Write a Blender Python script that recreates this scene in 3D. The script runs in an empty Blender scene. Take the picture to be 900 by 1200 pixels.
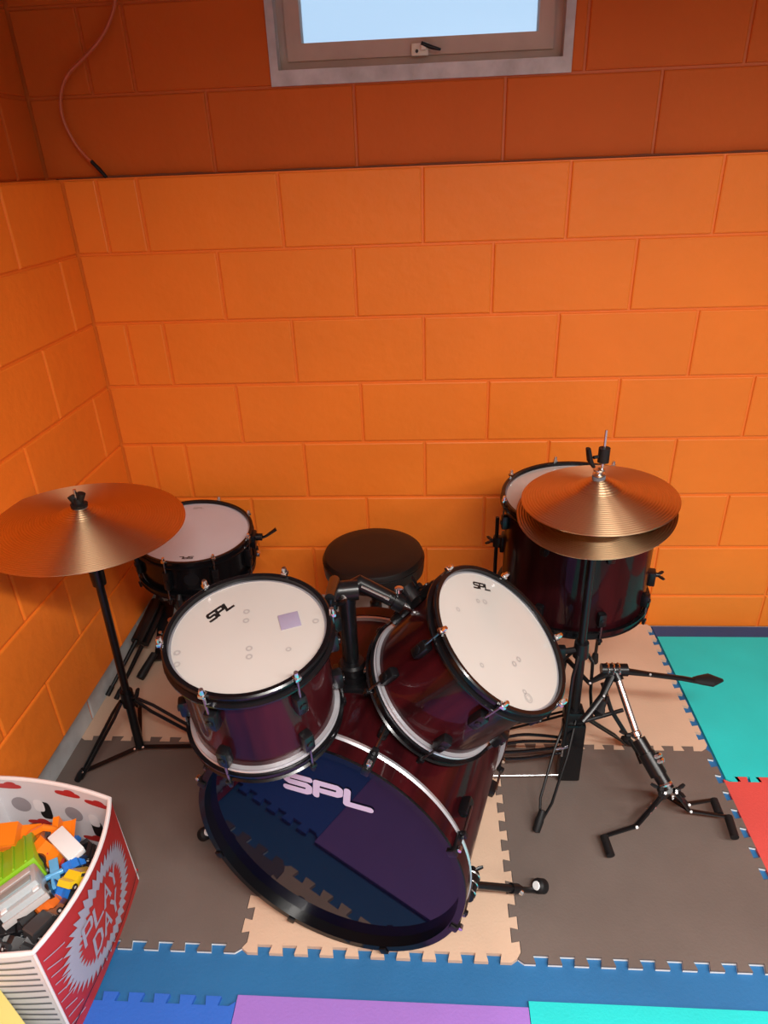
import bpy, bmesh, math, random
from mathutils import Vector as V, Matrix as Mx, Euler
PI=math.pi
random.seed(7)
C=bpy.context.scene.collection
S=bpy.context.scene
# ------------------------------------------------------------ camera
CP=V((1.04808670,-2.09748771,1.57279052)); CE=Euler((1.09419161,0.0357079320,0.0576431476),'XYZ'); FPX=792.638
cd=bpy.data.cameras.new('camera'); cam=bpy.data.objects.new('camera',cd); C.objects.link(cam)
cam.location=CP; cam.rotation_euler=CE
cd.sensor_fit='VERTICAL'; cd.sensor_height=24; cd.lens=FPX/1200*24; cd.clip_start=.02
S.camera=cam
RM=CE.to_matrix()
def ray(u,v): return RM@V(((u-450)/FPX,-(v-600)/FPX,-1))
def at(u,v,z=.014):                       # point of the photo on the level z
    d=ray(u,v); return CP+d*((z-CP.z)/d.z)
def aty(u,v,y):
    d=ray(u,v); return CP+d*((y-CP.y)/d.y)
def atx(u,v,x):
    d=ray(u,v); return CP+d*((x-CP.x)/d.x)
# ------------------------------------------------------------ world, lamps, exposure
w=bpy.data.worlds.new('World'); S.world=w; w.use_nodes=True
w.node_tree.nodes['Background'].inputs[0].default_value=(.46,.63,.82,1); w.node_tree.nodes['Background'].inputs[1].default_value=1.25
def area(name,loc,size,sy,power,col=(1,.955,.90),target=None,spread=PI):
    l=bpy.data.lights.new(name,'AREA'); l.shape='RECTANGLE'; l.size=size; l.size_y=sy; l.energy=power; l.color=col; l.spread=spread
    o=bpy.data.objects.new(name,l); C.objects.link(o); o.location=loc
    if target: o.rotation_euler=(V(target)-V(loc)).to_track_quat('-Z','Y').to_euler()
    return o
LAMPS=[((1.55,-2.55,2.385),1.15,.16,76),((3.0,-2.6,2.385),1.15,.16,47),((1.9,-3.9,2.385),1.15,.16,22)]
for i,(l,a,b,pw) in enumerate(LAMPS): area('ceiling_lamp_light',l,a,b,pw,spread=math.radians(160))
S.view_settings.view_transform='Standard'; S.view_settings.look='None'; S.view_settings.gamma=1; S.view_settings.use_curve_mapping=False
S.view_settings.exposure=0.0
# ------------------------------------------------------------ materials
def mat(name,col,rough=.5,metal=0,coat=0,spec=.5,bump=0,bscale=40,var=0,vscale=6,em=None,ems=0,trans=0,aniso=0,bdist=.004,sheen=0,coatr=.05):
    m=bpy.data.materials.new(name); m.use_nodes=True; nt=m.node_tree; b=nt.nodes['Principled BSDF']
    b.inputs['Base Color'].default_value=(*col,1); b.inputs['Roughness'].default_value=rough; b.inputs['Metallic'].default_value=metal
    b.inputs['Coat Weight'].default_value=coat; b.inputs['Coat Roughness'].default_value=coatr; b.inputs['Specular IOR Level'].default_value=spec
    b.inputs['Transmission Weight'].default_value=trans
    if em: b.inputs['Emission Color'].default_value=(*em,1); b.inputs['Emission Strength'].default_value=ems
    if sheen: b.inputs['Sheen Weight'].default_value=sheen
    tc=nt.nodes.new('ShaderNodeTexCoord')
    if var:
        n=nt.nodes.new('ShaderNodeTexNoise'); n.inputs['Scale'].default_value=vscale; n.inputs['Detail'].default_value=5
        r=nt.nodes.new('ShaderNodeMapRange'); r.inputs['To Min'].default_value=1-var; r.inputs['To Max'].default_value=1+var; r.inputs['From Min'].default_value=.3; r.inputs['From Max'].default_value=.7
        mx=nt.nodes.new('ShaderNodeMix'); mx.data_type='RGBA'; mx.blend_type='MULTIPLY'; mx.inputs[0].default_value=1; mx.inputs[6].default_value=(*col,1)
        nt.links.new(tc.outputs['Object'],n.inputs['Vector']); nt.links.new(n.outputs['Fac'],r.inputs['Value']); nt.links.new(r.outputs['Result'],mx.inputs[7]); nt.links.new(mx.outputs[2],b.inputs['Base Color'])
    if bump:
        n=nt.nodes.new('ShaderNodeTexNoise'); n.inputs['Scale'].default_value=bscale; n.inputs['Detail'].default_value=6
        bp=nt.nodes.new('ShaderNodeBump'); bp.inputs['Strength'].default_value=bump; bp.inputs['Distance'].default_value=bdist
        nt.links.new(tc.outputs['Object'],n.inputs['Vector']); nt.links.new(n.outputs['Fac'],bp.inputs['Height']); nt.links.new(bp.outputs['Normal'],b.inputs['Normal'])
    return m
M={}
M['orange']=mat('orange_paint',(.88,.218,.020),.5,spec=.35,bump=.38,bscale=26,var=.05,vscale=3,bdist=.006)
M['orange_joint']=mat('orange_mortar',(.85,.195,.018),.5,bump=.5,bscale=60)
M['upper']=mat('upper_deep_orange',(.56,.108,.011),.62,spec=.25,bump=.4,bscale=26,var=.06,vscale=3,bdist=.006)  # darker, redder orange than the blocks below the ledge
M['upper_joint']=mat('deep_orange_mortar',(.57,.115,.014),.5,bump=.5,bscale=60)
M['pale']=mat('bare_pale_base',(.50,.54,.55),.7,bump=.5,bscale=30,var=.15,vscale=12)
M['ceiling']=mat('ceiling_white',(.72,.70,.66),.85)
M['roomwall']=mat('far_wall_paint',(.30,.27,.25),.7)
M['floor']=mat('floor_concrete',(.30,.31,.32),.75,bump=.3,bscale=25,var=.15,vscale=9)
def foam(name,c,var=.06): return mat(name,c,.62,bump=.35,bscale=160,var=var,vscale=5,bdist=.002)
M['tan']=foam('tan_foam',(.60,.425,.305)); M['brown']=foam('brown_foam',(.135,.106,.092),.1)
M['foam_side']=mat('pale_foam_side',(.75,.78,.78),.7)
M['blue']=foam('deep_blue_foam',(.015,.130,.32),.08); M['bblue']=foam('bright_blue_foam',(.024,.13,.56))
M['teal']=foam('teal_foam',(.010,.56,.56)); M['red']=foam('red_foam',(.60,.070,.060)); M['purple']=foam('purple_foam',(.30,.155,.54))
M['navystrip']=foam('navy_foam',(.02,.06,.17))
M['black']=mat('gloss_black',(.004,.004,.005),.2,coat=.1,spec=.3)
M['matteblack']=mat('satin_black_metal',(.005,.005,.006),.3,metal=.0,spec=.38)
M['rubber']=mat('black_rubber',(.007,.007,.008),.55,spec=.3)
M['chrome']=mat('chrome',(.72,.72,.73),.22,metal=1)
M['alu']=mat('aluminium_ring',(.58,.58,.62),.32,metal=.6)
M['rod']=mat('dark_steel_rod',(.25,.25,.26),.3,metal=1)
def wrapmat(name,c1,c2):
    m=mat(name,c1,.3,coat=.32,spec=.06,coatr=.03); nt=m.node_tree; b=nt.nodes['Principled BSDF']
    tc=nt.nodes.new('ShaderNodeTexCoord'); mp=nt.nodes.new('ShaderNodeMapping'); mp.inputs['Scale'].default_value=(22,22,2.2)
    n=nt.nodes.new('ShaderNodeTexNoise'); n.inputs['Scale'].default_value=1; n.inputs['Detail'].default_value=4
    r=nt.nodes.new('ShaderNodeValToRGB'); r.color_ramp.elements[0].position=.35; r.color_ramp.elements[1].position=.7
    r.color_ramp.elements[0].color=(*c1,1); r.color_ramp.elements[1].color=(*c2,1)
    L=nt.links.new; L(tc.outputs['Object'],mp.inputs['Vector']); L(mp.outputs[0],n.inputs['Vector']); L(n.outputs['Fac'],r.inputs['Fac']); L(r.outputs['Color'],b.inputs['Base Color'])
    return m
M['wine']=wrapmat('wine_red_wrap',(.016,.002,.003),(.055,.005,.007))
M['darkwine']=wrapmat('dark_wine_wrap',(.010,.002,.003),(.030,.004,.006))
M['head']=mat('cream_drum_head',(.50,.468,.435),.2,coat=.25,var=.03,vscale=5)
M['coated']=mat('white_coated_head',(.55,.52,.545),.55,var=.03,vscale=8)
M['navyhead']=mat('dark_navy_head',(.004,.004,.014),.04,coat=0,spec=.38,coatr=.02)
M['print']=mat('black_print',(.01,.01,.01),.4)
M['lilac']=mat('lilac_print',(.55,.50,.66),.5)
M['ghost']=mat('faint_grey_print',(.35,.325,.31),.4)
M['violet']=mat('violet_gel',(.30,.26,.36),.35)
M['seat']=mat('black_vinyl',(.008,.006,.006),.42,spec=.35,bump=.3,bscale=220,bdist=.001)
M['felt']=mat('grey_felt',(.12,.13,.16),.9)
def cymmat():
    m=mat('brass_cymbal',(.70,.47,.27),.38,metal=1); nt=m.node_tree; b=nt.nodes['Principled BSDF']
    tc=nt.nodes.new('ShaderNodeTexCoord'); sp=nt.nodes.new('ShaderNodeSeparateXYZ'); L=nt.links.new
    L(tc.outputs['Object'],sp.inputs[0])
    cx=nt.nodes.new('ShaderNodeCombineXYZ'); L(sp.outputs[0],cx.inputs[0]); L(sp.outputs[1],cx.inputs[1])
    ln=nt.nodes.new('ShaderNodeVectorMath'); ln.operation='LENGTH'; L(cx.outputs[0],ln.inputs[0])
    mu=nt.nodes.new('ShaderNodeMath'); mu.operation='MULTIPLY'; mu.inputs[1].default_value=1050; L(ln.outputs['Value'],mu.inputs[0])
    si=nt.nodes.new('ShaderNodeMath'); si.operation='SINE'; L(mu.outputs[0],si.inputs[0])
    bp=nt.nodes.new('ShaderNodeBump'); bp.inputs['Strength'].default_value=.6; bp.inputs['Distance'].default_value=.0006; L(si.outputs[0],bp.inputs['Height']); L(bp.outputs['Normal'],b.inputs['Normal'])
    tg=nt.nodes.new('ShaderNodeTangent'); tg.direction_type='RADIAL'; tg.axis='Z'; L(tg.outputs[0],b.inputs['Tangent'])
    b.inputs['Anisotropic'].default_value=.93; b.inputs['Anisotropic Rotation'].default_value=.25
    return m
M['cymbal']=cymmat()
M['wfrm']=mat('beige_window_frame',(.50,.38,.31),.5,var=.06,vscale=20)
M['reveal']=mat('whitewashed_reveal',(.52,.50,.50),.8,bump=.6,bscale=30,var=.2,vscale=15)
M['glass']=mat('window_glass',(.9,.96,1),.25,trans=1)
M['cable']=mat('painted_cable',(.50,.10,.03),.45)
M['diff']=mat('lamp_diffuser',(.9,.9,.88),.5,em=(1,.95,.88),ems=2.2)
M['white']=mat('white_plastic',(.78,.82,.84),.4)
M['latch']=mat('cream_metal',(.75,.70,.58),.35)
# ------------------------------------------------------------ mesh helpers
def fullm(o):
    m=o.matrix_basis.copy()
    while o.parent is not None: o=o.parent; m=o.matrix_basis@m
    return m
class MB:
    def __init__(s): s.v=[]; s.f=[]; s.m=[]
    def add(s,vs,fs,mi=0):
        n=len(s.v); s.v+=[V(a) for a in vs]; s.f+=[tuple(i+n for i in f) for f in fs]; s.m+=[mi]*len(fs); return s
    def box(s,c,sz,rot=None,b=0,mi=0):
        c=V(c); hx,hy,hz=[a/2 for a in sz]; R=rot if rot is not None else Mx.Identity(3)
        if b<=0:
            vs=[c+R@V((x*hx,y*hy,z*hz)) for x in(-1,1) for y in(-1,1) for z in(-1,1)]
            return s.add(vs,[(0,1,3,2),(4,6,7,5),(0,4,5,1),(2,3,7,6),(0,2,6,4),(1,5,7,3)],mi)
        bm=bmesh.new(); bmesh.ops.create_cube(bm,size=1)
        for v in bm.verts: v.co=V((v.co.x*2*hx,v.co.y*2*hy,v.co.z*2*hz))
        bmesh.ops.bevel(bm,geom=bm.edges[:],offset=min(b,.49*min(sz)),segments=2,affect='EDGES',profile=.6)
        bm.verts.index_update(); vs=[c+R@v.co for v in bm.verts]; fs=[tuple(v.index for v in f.verts) for f in bm.faces]; bm.free()
        return s.add(vs,fs,mi)
    def tube(s,pts,r,n=12,closed=False,cap=True,mi=0,flat=1):
        pts=[V(a) for a in pts]; N=len(pts); rs=r if isinstance(r,(list,tuple)) else [r]*N
        T=[]
        for i in range(N):
            a=pts[(i-1)%N] if (closed or i>0) else pts[i]; b=pts[(i+1)%N] if (closed or i<N-1) else pts[i]
            T.append((b-a).normalized())
        up=V((0,0,1)) if abs(T[0].z)<.95 else V((1,0,0))
        x=T[0].cross(up).normalized(); vs=[]
        for i in range(N):
            x=(x-T[i]*x.dot(T[i])).normalized(); y=T[i].cross(x)
            for k in range(n):
                a=2*PI*k/n; vs.append(pts[i]+(x*math.cos(a)+y*math.sin(a)*flat)*rs[i])
        fs=[]
        for i in range(N if closed else N-1):
            for k in range(n):
                a=i*n+k; b=i*n+(k+1)%n; j=((i+1)%N)*n
                fs.append((a,b,j+(k+1)%n,j+k))
        if cap and not closed: fs.append(tuple(range(n))[::-1]); fs.append(tuple((N-1)*n+k for k in range(n)))
        return s.add(vs,fs,mi)
    def lathe(s,prof,c=(0,0,0),ax=(0,0,1),n=64,closed=False,mi=0):      # prof: (radius, height) pairs
        c=V(c); z=V(ax).normalized(); t=V((1,0,0)) if abs(z.x)<.9 else V((0,1,0)); x=(t-z*t.dot(z)).normalized(); y=z.cross(x); vs=[]; fs=[]
        P=len(prof)
        for r,h in prof:
            for k in range(n):
                a=2*PI*k/n; vs.append(c+z*h+(x*math.cos(a)+y*math.sin(a))*r)
        for i in range(P if closed else P-1):
            j=(i+1)%P
            for k in range(n): fs.append((i*n+k,i*n+(k+1)%n,j*n+(k+1)%n,j*n+k))
        if not closed:
            if prof[0][0]>1e-6: fs.append(tuple(range(n))[::-1])
            if prof[-1][0]>1e-6: fs.append(tuple((P-1)*n+k for k in range(n)))
        return s.add(vs,fs,mi)
    def disc(s,r,z,n=128,c=(0,0)): return s.add([(c[0]+r*math.cos(2*PI*k/n),c[1]+r*math.sin(2*PI*k/n),z) for k in range(n)],[tuple(range(n))])
    def cyl(s,a,b,r,n=16,mi=0): return s.tube([a,b],r,n,mi=mi)
    def prism(s,poly,z0,z1,f=None,mi=0,side=None):                      # polygon in xy, pulled from z0 to z1
        n=len(poly); g=f or (lambda x,y,z:V((x,y,z)))
        vs=[g(x,y,z0) for x,y in poly]+[g(x,y,z1) for x,y in poly]
        s.add(vs,[tuple(range(n,2*n)),tuple(range(n))[::-1]],mi)
        k=len(s.v)-2*n; s.f+=[(k+i,k+(i+1)%n,k+n+(i+1)%n,k+n+i) for i in range(n)]; s.m+=[mi if side is None else side]*n
        return s
    def build(s,name,m,parent=None,smooth=True,bevel=0):
        me=bpy.data.meshes.new(name); inv=fullm(parent).inverted() if (parent is not None and getattr(s,'world',False)) else None
        me.from_pydata([tuple(inv@a if inv else a) for a in s.v],[],s.f)
        ms=m if isinstance(m,(list,tuple)) else [m]
        for q in ms: me.materials.append(q)
        me.polygons.foreach_set('material_index',s.m)
        bm=bmesh.new(); bm.from_mesh(me); bmesh.ops.remove_doubles(bm,verts=bm.verts[:],dist=1e-6); bmesh.ops.recalc_face_normals(bm,faces=bm.faces[:])
        if smooth:
            for f in bm.faces: f.smooth=True
            for e in bm.edges:
                if len(e.link_faces)==2 and e.calc_face_angle(0)>math.radians(32): e.smooth=False
        bm.to_mesh(me); bm.free()
        o=bpy.data.objects.new(name,me); C.objects.link(o)
        if parent is not None: o.parent=parent
        return o
def W():                                  # builder whose coordinates are room coordinates
    m=MB(); m.world=True; return m
def thing(name,label,cat,loc=(0,0,0),rot=None,group=None):
    o=bpy.data.objects.new(name,None); C.objects.link(o); o.empty_display_size=.05
    m=(rot.to_4x4() if rot is not None else Mx.Identity(4)); m.translation=V(loc); o.matrix_world=m
    bpy.context.view_layer.update()
    o['label']=label; o['category']=cat
    if group: o['group']=group
    return o
def tag(o,label,cat,group=None,kind=None):
    o['label']=label; o['category']=cat
    if group: o['group']=group
    if kind: o['kind']=kind
    return o
def struct(o): o['kind']='structure'; return o
def axrot(n,spin=0):
    z=V(n).normalized(); x=V((1,0,0)); x=(x-z*x.dot(z)).normalized(); y=z.cross(x)
    return Mx((x,y,z)).transposed()@Mx.Rotation(spin,3,'Z')
def arc(c,r,a0,a1,n,z=0): return [(c[0]+r*math.cos(a0+(a1-a0)*i/n),c[1]+r*math.sin(a0+(a1-a0)*i/n),z) for i in range(n+1)]
# ------------------------------------------------------------ lettering: strokes in a unit box
GL={'S':[[(1,1),(.12,1),(0,.9),(0,.62),(.12,.52),(.88,.52),(1,.42),(1,.1),(.88,0),(0,0)]],
'P':[[(0,0),(0,1),(.88,1),(1,.9),(1,.56),(.88,.46),(.22,.46)]],
'L':[[(0,1),(0,0),(1,0)]],
'A':[[(0,0),(.5,1),(1,0)],[(.2,.35),(.8,.35)]],
'Y':[[(0,1),(.5,.5),(1,1)],[(.5,.5),(.5,0)]],
'D':[[(0,0),(0,1),(.6,1),(1,.75),(1,.25),(.6,0),(0,0)]]}
def ribbon(mb,path,wd,g,mi=0):
    P=[V((a,b,0)) for a,b in path]; n=len(P); L=[];R=[]
    for i in range(n):
        d0=(P[i]-P[i-1]).normalized() if i>0 else (P[1]-P[0]).normalized()
        d1=(P[i+1]-P[i]).normalized() if i<n-1 else d0
        nn=V((-(d0+d1).y,(d0+d1).x,0)).normalized(); k=1/max(.5,nn.dot(V((-d0.y,d0.x,0))))
        q=P[i]-(d0*wd*.4 if i==0 else V((0,0,0)))+(d1*wd*.4 if i==n-1 else V((0,0,0)))
        L.append(q+nn*wd*.5*k); R.append(q-nn*wd*.5*k)
    vs=[g(a.x,a.y) for a in L+R]
    mb.add(vs,[(i,i+1,n+i+1,n+i) for i in range(n-1)],mi)
ZQ=[0]
def rstroke(mb,path,wd,g0):
    g=lambda a,b:g0(a,b)+V((0,0,ZQ[0]*4e-5))
    for i,(a,b) in enumerate(path):
        ZQ[0]+=1
        mb.add([g(a+wd/2*math.cos(2*PI*k/20),b+wd/2*math.sin(2*PI*k/20)) for k in range(20)],[tuple(range(20))])
        if i:
            p=V(path[i-1]); q=V((a,b)); d=(q-p).normalized()*wd/2; n=V((-d.y,d.x))
            ZQ[0]+=1
            mb.add([g(*(p+n)),g(*(q+n)),g(*(q-n)),g(*(p-n))],[(0,1,2,3)])
def word(mb,txt,x,y,lw,lh,gap,wd,g,slant=0,mi=0):
    X=x
    for ch in txt:
        for st in GL[ch]:
            # resample long strokes so that they follow curved surfaces
            pts=[]
            for a,b in zip(st[:-1],st[1:]):
                for t in (0,.5): pts.append((a[0]+(b[0]-a[0])*t,a[1]+(b[1]-a[1])*t))
            pts.append(st[-1])
            ribbon(mb,[(X+a*lw+b*lh*slant,y+b*lh) for a,b in pts],wd,g,mi)
        X+=lw+gap
# ============================================================ ROOM
LZ=1.562; H=.2032; L=.4064
def blocks(mb,rects,g,gap=.0065,bev=.0045,dep=.0045):
    for a,b,z0,z1 in rects:
        a+=gap/2;b-=gap/2;z0+=gap/2;z1-=gap/2
        if b-a<.012 or z1-z0<.012: continue
        o=[(a,z0),(b,z0),(b,z1),(a,z1)]; i=[(a+bev,z0+bev),(b-bev,z0+bev),(b-bev,z1-bev),(a+bev,z1-bev)]
        m=[(a+bev*.3,z0+bev*.3),(b-bev*.3,z0+bev*.3),(b-bev*.3,z1-bev*.3),(a+bev*.3,z1-bev*.3)]
        vs=[g(x,z,-dep-.001) for x,z in o]+[g(x,z,-dep*.35) for x,z in m]+[g(x,z,0) for x,z in i]
        mb.add(vs,[(8,9,10,11)]+[(k,(k+1)%4,4+(k+1)%4,4+k) for k in range(4)]+[(4+k,4+(k+1)%4,8+(k+1)%4,8+k) for k in range(4)])
def row(js,a0,a1,z0,z1,holes=()):
    out=[]; js=[a0]+[j for j in sorted(js) if a0<j<a1]+[a1]
    for a,b in zip(js[:-1],js[1:]):
        segs=[(a,b)]
        for (ha,hb,hz0,hz1) in holes:
            if z1>hz0+.02 and z0<hz1-.02:
                ns=[]
                for p,q in segs:
                    if q<=ha or p>=hb: ns.append((p,q))
                    else:
                        if p<ha: ns.append((p,ha))
                        if q>hb: ns.append((hb,q))
                segs=ns
        out+=[(p,q,z0,z1) for p,q in segs]
    return out
def slab(mb,x0,x1,y0,y1,z0,z1,mi=0): mb.box(((x0+x1)/2,(y0+y1)/2,(z0+z1)/2),(x1-x0,y1-y0,z1-z0),mi=mi)
XR,YF,ZC=4.2,-4.6,2.42
bj=[.100]+[.2192+L*i for i in range(11)]; oj=[.2192+L*(i+.5) for i in range(11)]
gb=lambda x,z,d:V((x,-d,z))
# back wall, lower part
mb=MB(); slab(mb,-.3,XR,.0055,.3,.0,LZ); w_=mb
r=[]
for k in range(7): r+=row(bj if k%2==0 else oj,0,XR,LZ-(k+1)*H,LZ-k*H)
wl=w_.build('wall_back',M['orange_joint'],smooth=False); struct(wl)
mb=MB(); blocks(mb,r+row(bj,1.5,XR,0,LZ-7*H),gb); mb.build('block_face',M['orange'],wl,smooth=False)
mb=MB(); blocks(mb,row(bj,-.05,1.5,0,LZ-7*H),gb); mb.build('pale_base_course',M['pale'],wl,smooth=False)
# back wall, upper part (set back behind the ledge)
RB=.035; WX0,WX1,WZ0,WZ1=.632,1.420,1.772,2.20
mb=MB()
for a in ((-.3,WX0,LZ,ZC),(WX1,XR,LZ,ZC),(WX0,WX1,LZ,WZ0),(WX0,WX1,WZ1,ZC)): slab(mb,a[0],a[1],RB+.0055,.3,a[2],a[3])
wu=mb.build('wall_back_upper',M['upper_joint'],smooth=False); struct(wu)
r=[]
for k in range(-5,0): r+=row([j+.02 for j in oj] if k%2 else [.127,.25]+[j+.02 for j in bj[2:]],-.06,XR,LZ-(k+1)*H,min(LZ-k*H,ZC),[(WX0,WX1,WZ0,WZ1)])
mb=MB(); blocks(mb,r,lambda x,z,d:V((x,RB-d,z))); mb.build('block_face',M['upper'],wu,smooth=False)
# dark crack line along the ledge, put in as a thin dark-coloured bead
mb=MB(); pts=[]
for i in range(90):
    x=-.02+i*.05; pts.append((x,.016+random.uniform(-.002,.002),LZ+.001+random.uniform(-.0012,.0018)))
mb.tube(pts,[random.uniform(.003,.006) for _ in pts],6); mb.build('ledge_crack_line',mat('dark_crack_colour',(.16,.045,.015),.8),wl)
# left wall
lj0=[-.32-L*i for i in range(11)]; lj1=[-.115-L*i for i in range(11)]
mb=MB(); slab(mb,-.35,-.0055,YF,.0,LZ-7*H,LZ); slab(mb,-.35,-.045,YF,.0,0,LZ-7*H)
wl2=mb.build('wall_left',M['orange_joint'],smooth=False); struct(wl2)
r=[]
for k in range(7): r+=row(lj0 if k%2==0 else lj1,YF,0,LZ-(k+1)*H,LZ-k*H)
mb=MB(); blocks(mb,r,lambda y,z,d:V((d,y,z))); mb.build('block_face',M['orange'],wl2,smooth=False)
mb=MB(); blocks(mb,row(lj1,YF,0,0,LZ-7*H-.002),lambda y,z,d:V((-.040+d,y,z))); mb.build('pale_base_course',M['pale'],wl2,smooth=False)
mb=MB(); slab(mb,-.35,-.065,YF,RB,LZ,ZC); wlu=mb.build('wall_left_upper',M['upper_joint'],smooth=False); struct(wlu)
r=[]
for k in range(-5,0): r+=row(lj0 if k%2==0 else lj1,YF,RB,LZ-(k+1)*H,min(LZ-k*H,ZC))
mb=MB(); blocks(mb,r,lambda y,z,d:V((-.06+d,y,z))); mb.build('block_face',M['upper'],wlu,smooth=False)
mb=MB(); slab(mb,XR,XR+.1,YF,.3,0,ZC); struct(mb.build('wall_right',M['roomwall'],smooth=False))
mb=MB(); slab(mb,-.3,XR,YF-.1,YF,0,ZC); struct(mb.build('wall_front',M['roomwall'],smooth=False))
mb=MB(); slab(mb,-.35,XR+.1,YF-.1,.3,ZC,ZC+.05); struct(mb.build('ceiling',M['ceiling'],smooth=False))
mb=MB(); slab(mb,-.35,XR+.1,YF-.1,.3,-.05,0); struct(mb.build('floor',M['floor'],smooth=False))
# window
wn=bpy.data.objects.new('window_1',None); C.objects.link(wn); wn.location=((WX0+WX1)/2,.1,WZ0); struct(wn); bpy.context.view_layer.update()
mb=W(); slab(mb,WX0-.004,WX0+.018,RB-.003,.28,WZ0-.006,WZ1); slab(mb,WX1-.020,WX1+.004,RB-.003,.28,WZ0-.006,WZ1); slab(mb,WX0+.018,WX1-.020,RB-.003,.28,WZ0-.006,WZ0+.030); slab(mb,WX0,WX1,RB-.001,.28,WZ1-.012,WZ1)
mb.build('reveal',M['reveal'],wn,smooth=False)
def frame_ring(mb,x0,x1,z0,z1,y0,y1,w):
    slab(mb,x0,x0+w,y0,y1,z0,z1); slab(mb,x1-w,x1,y0,y1,z0,z1); slab(mb,x0+w,x1-w,y0,y1,z0,z0+w); slab(mb,x0+w,x1-w,y0,y1,z1-w,z1)
mb=W(); frame_ring(mb,WX0+.018,WX1-.020,WZ0+.030,WZ1-.012,.075,.13,.024); mb.build('window_frame',M['wfrm'],wn,smooth=False)
sx0,sx1,sz0,sz1=WX0+.040,WX1-.042,WZ0+.052,WZ1-.041
mb=W(); frame_ring(mb,sx0,sx1,sz0,sz1,.068,.115,.040); sash=mb.build('sash',M['wfrm'],wn,smooth=False)
mb=W(); slab(mb,sx0+.03,sx1-.03,.100,.104,sz0+.03,sz1-.03); mb.build('pane',M['glass'],wn,smooth=False)
lc=aty(492,58,.06)
mb=W(); mb.box((lc.x,.062,lc.z),(.045,.012,.028),b=.002); mb.box((lc.x+.01,.052,lc.z+.004),(.014,.02,.014),b=.002); mb.build('latch',M['latch'],wn)
mb=W(); mb.tube([(lc.x+.004,.045,lc.z+.012),(lc.x+.03,.043,lc.z+.002),(lc.x+.055,.045,lc.z-.004)],[.005,.005,.003]); mb.cyl((lc.x-.008,.058,lc.z-.004),(lc.x-.008,.052,lc.z-.004),.004); mb.build('latch_handle',M['matteblack'],wn)
# ceiling lamps (housing and diffuser round the light)
for i,(l,a,b,pw) in enumerate(LAMPS):
    t=thing('ceiling_lamp',['white strip lamp on the ceiling straight above the camera','white strip lamp on the ceiling nearest the right wall','white strip lamp on the ceiling nearest the front wall'][i],'lamp',(l[0],l[1],ZC),group='strip lamps on the ceiling')
    mb=W(); frame_ring2=[(-1,0),(1,0),(0,-1),(0,1)]
    slab(mb,l[0]-a/2-.03,l[0]+a/2+.03,l[1]-b/2-.03,l[1]+b/2+.03,ZC-.025,ZC); mb.build('housing',M['white'],t,smooth=False)
    mb=W(); slab(mb,l[0]-a/2-.01,l[0]+a/2+.01,l[1]-b/2-.01,l[1]+b/2+.01,ZC-.031,ZC-.025); mb.build('diffuser',M['diff'],t,smooth=False)
# cable hanging down the upper back wall
pts=[aty(u,v,.012) for u,v in ((137,-60),(136,-10),(131,18),(118,45),(98,68),(82,84),(73,102),(71,124),(76,145),(88,168),(101,184),(109,191))]
def smoothpath(p,k=4):
    out=[]
    for i in range(len(p)-1):
        p0=p[max(i-1,0)];p1=p[i];p2=p[i+1];p3=p[min(i+2,len(p)-1)]
        for j in range(k):
            t=j/k; out.append(.5*((2*p1)+(p2-p0)*t+(2*p0-5*p1+4*p2-p3)*t*t+(3*p1-p0-3*p2+p3)*t**3))
    out.append(p[-1]); return out
t=thing('cable','thin orange painted cable hanging on the upper wall left of the window, bare black tip','cable',pts[-1])
mb=W(); mb.tube(smoothpath(pts),.0052,8); mb.build('painted_length',M['cable'],t)
mb=W(); mb.tube([aty(107,189,.012),aty(116,198,.010),aty(125,208,.008)],[.0055,.006,.005],8); mb.build('bare_tip',M['rubber'],t)
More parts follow.
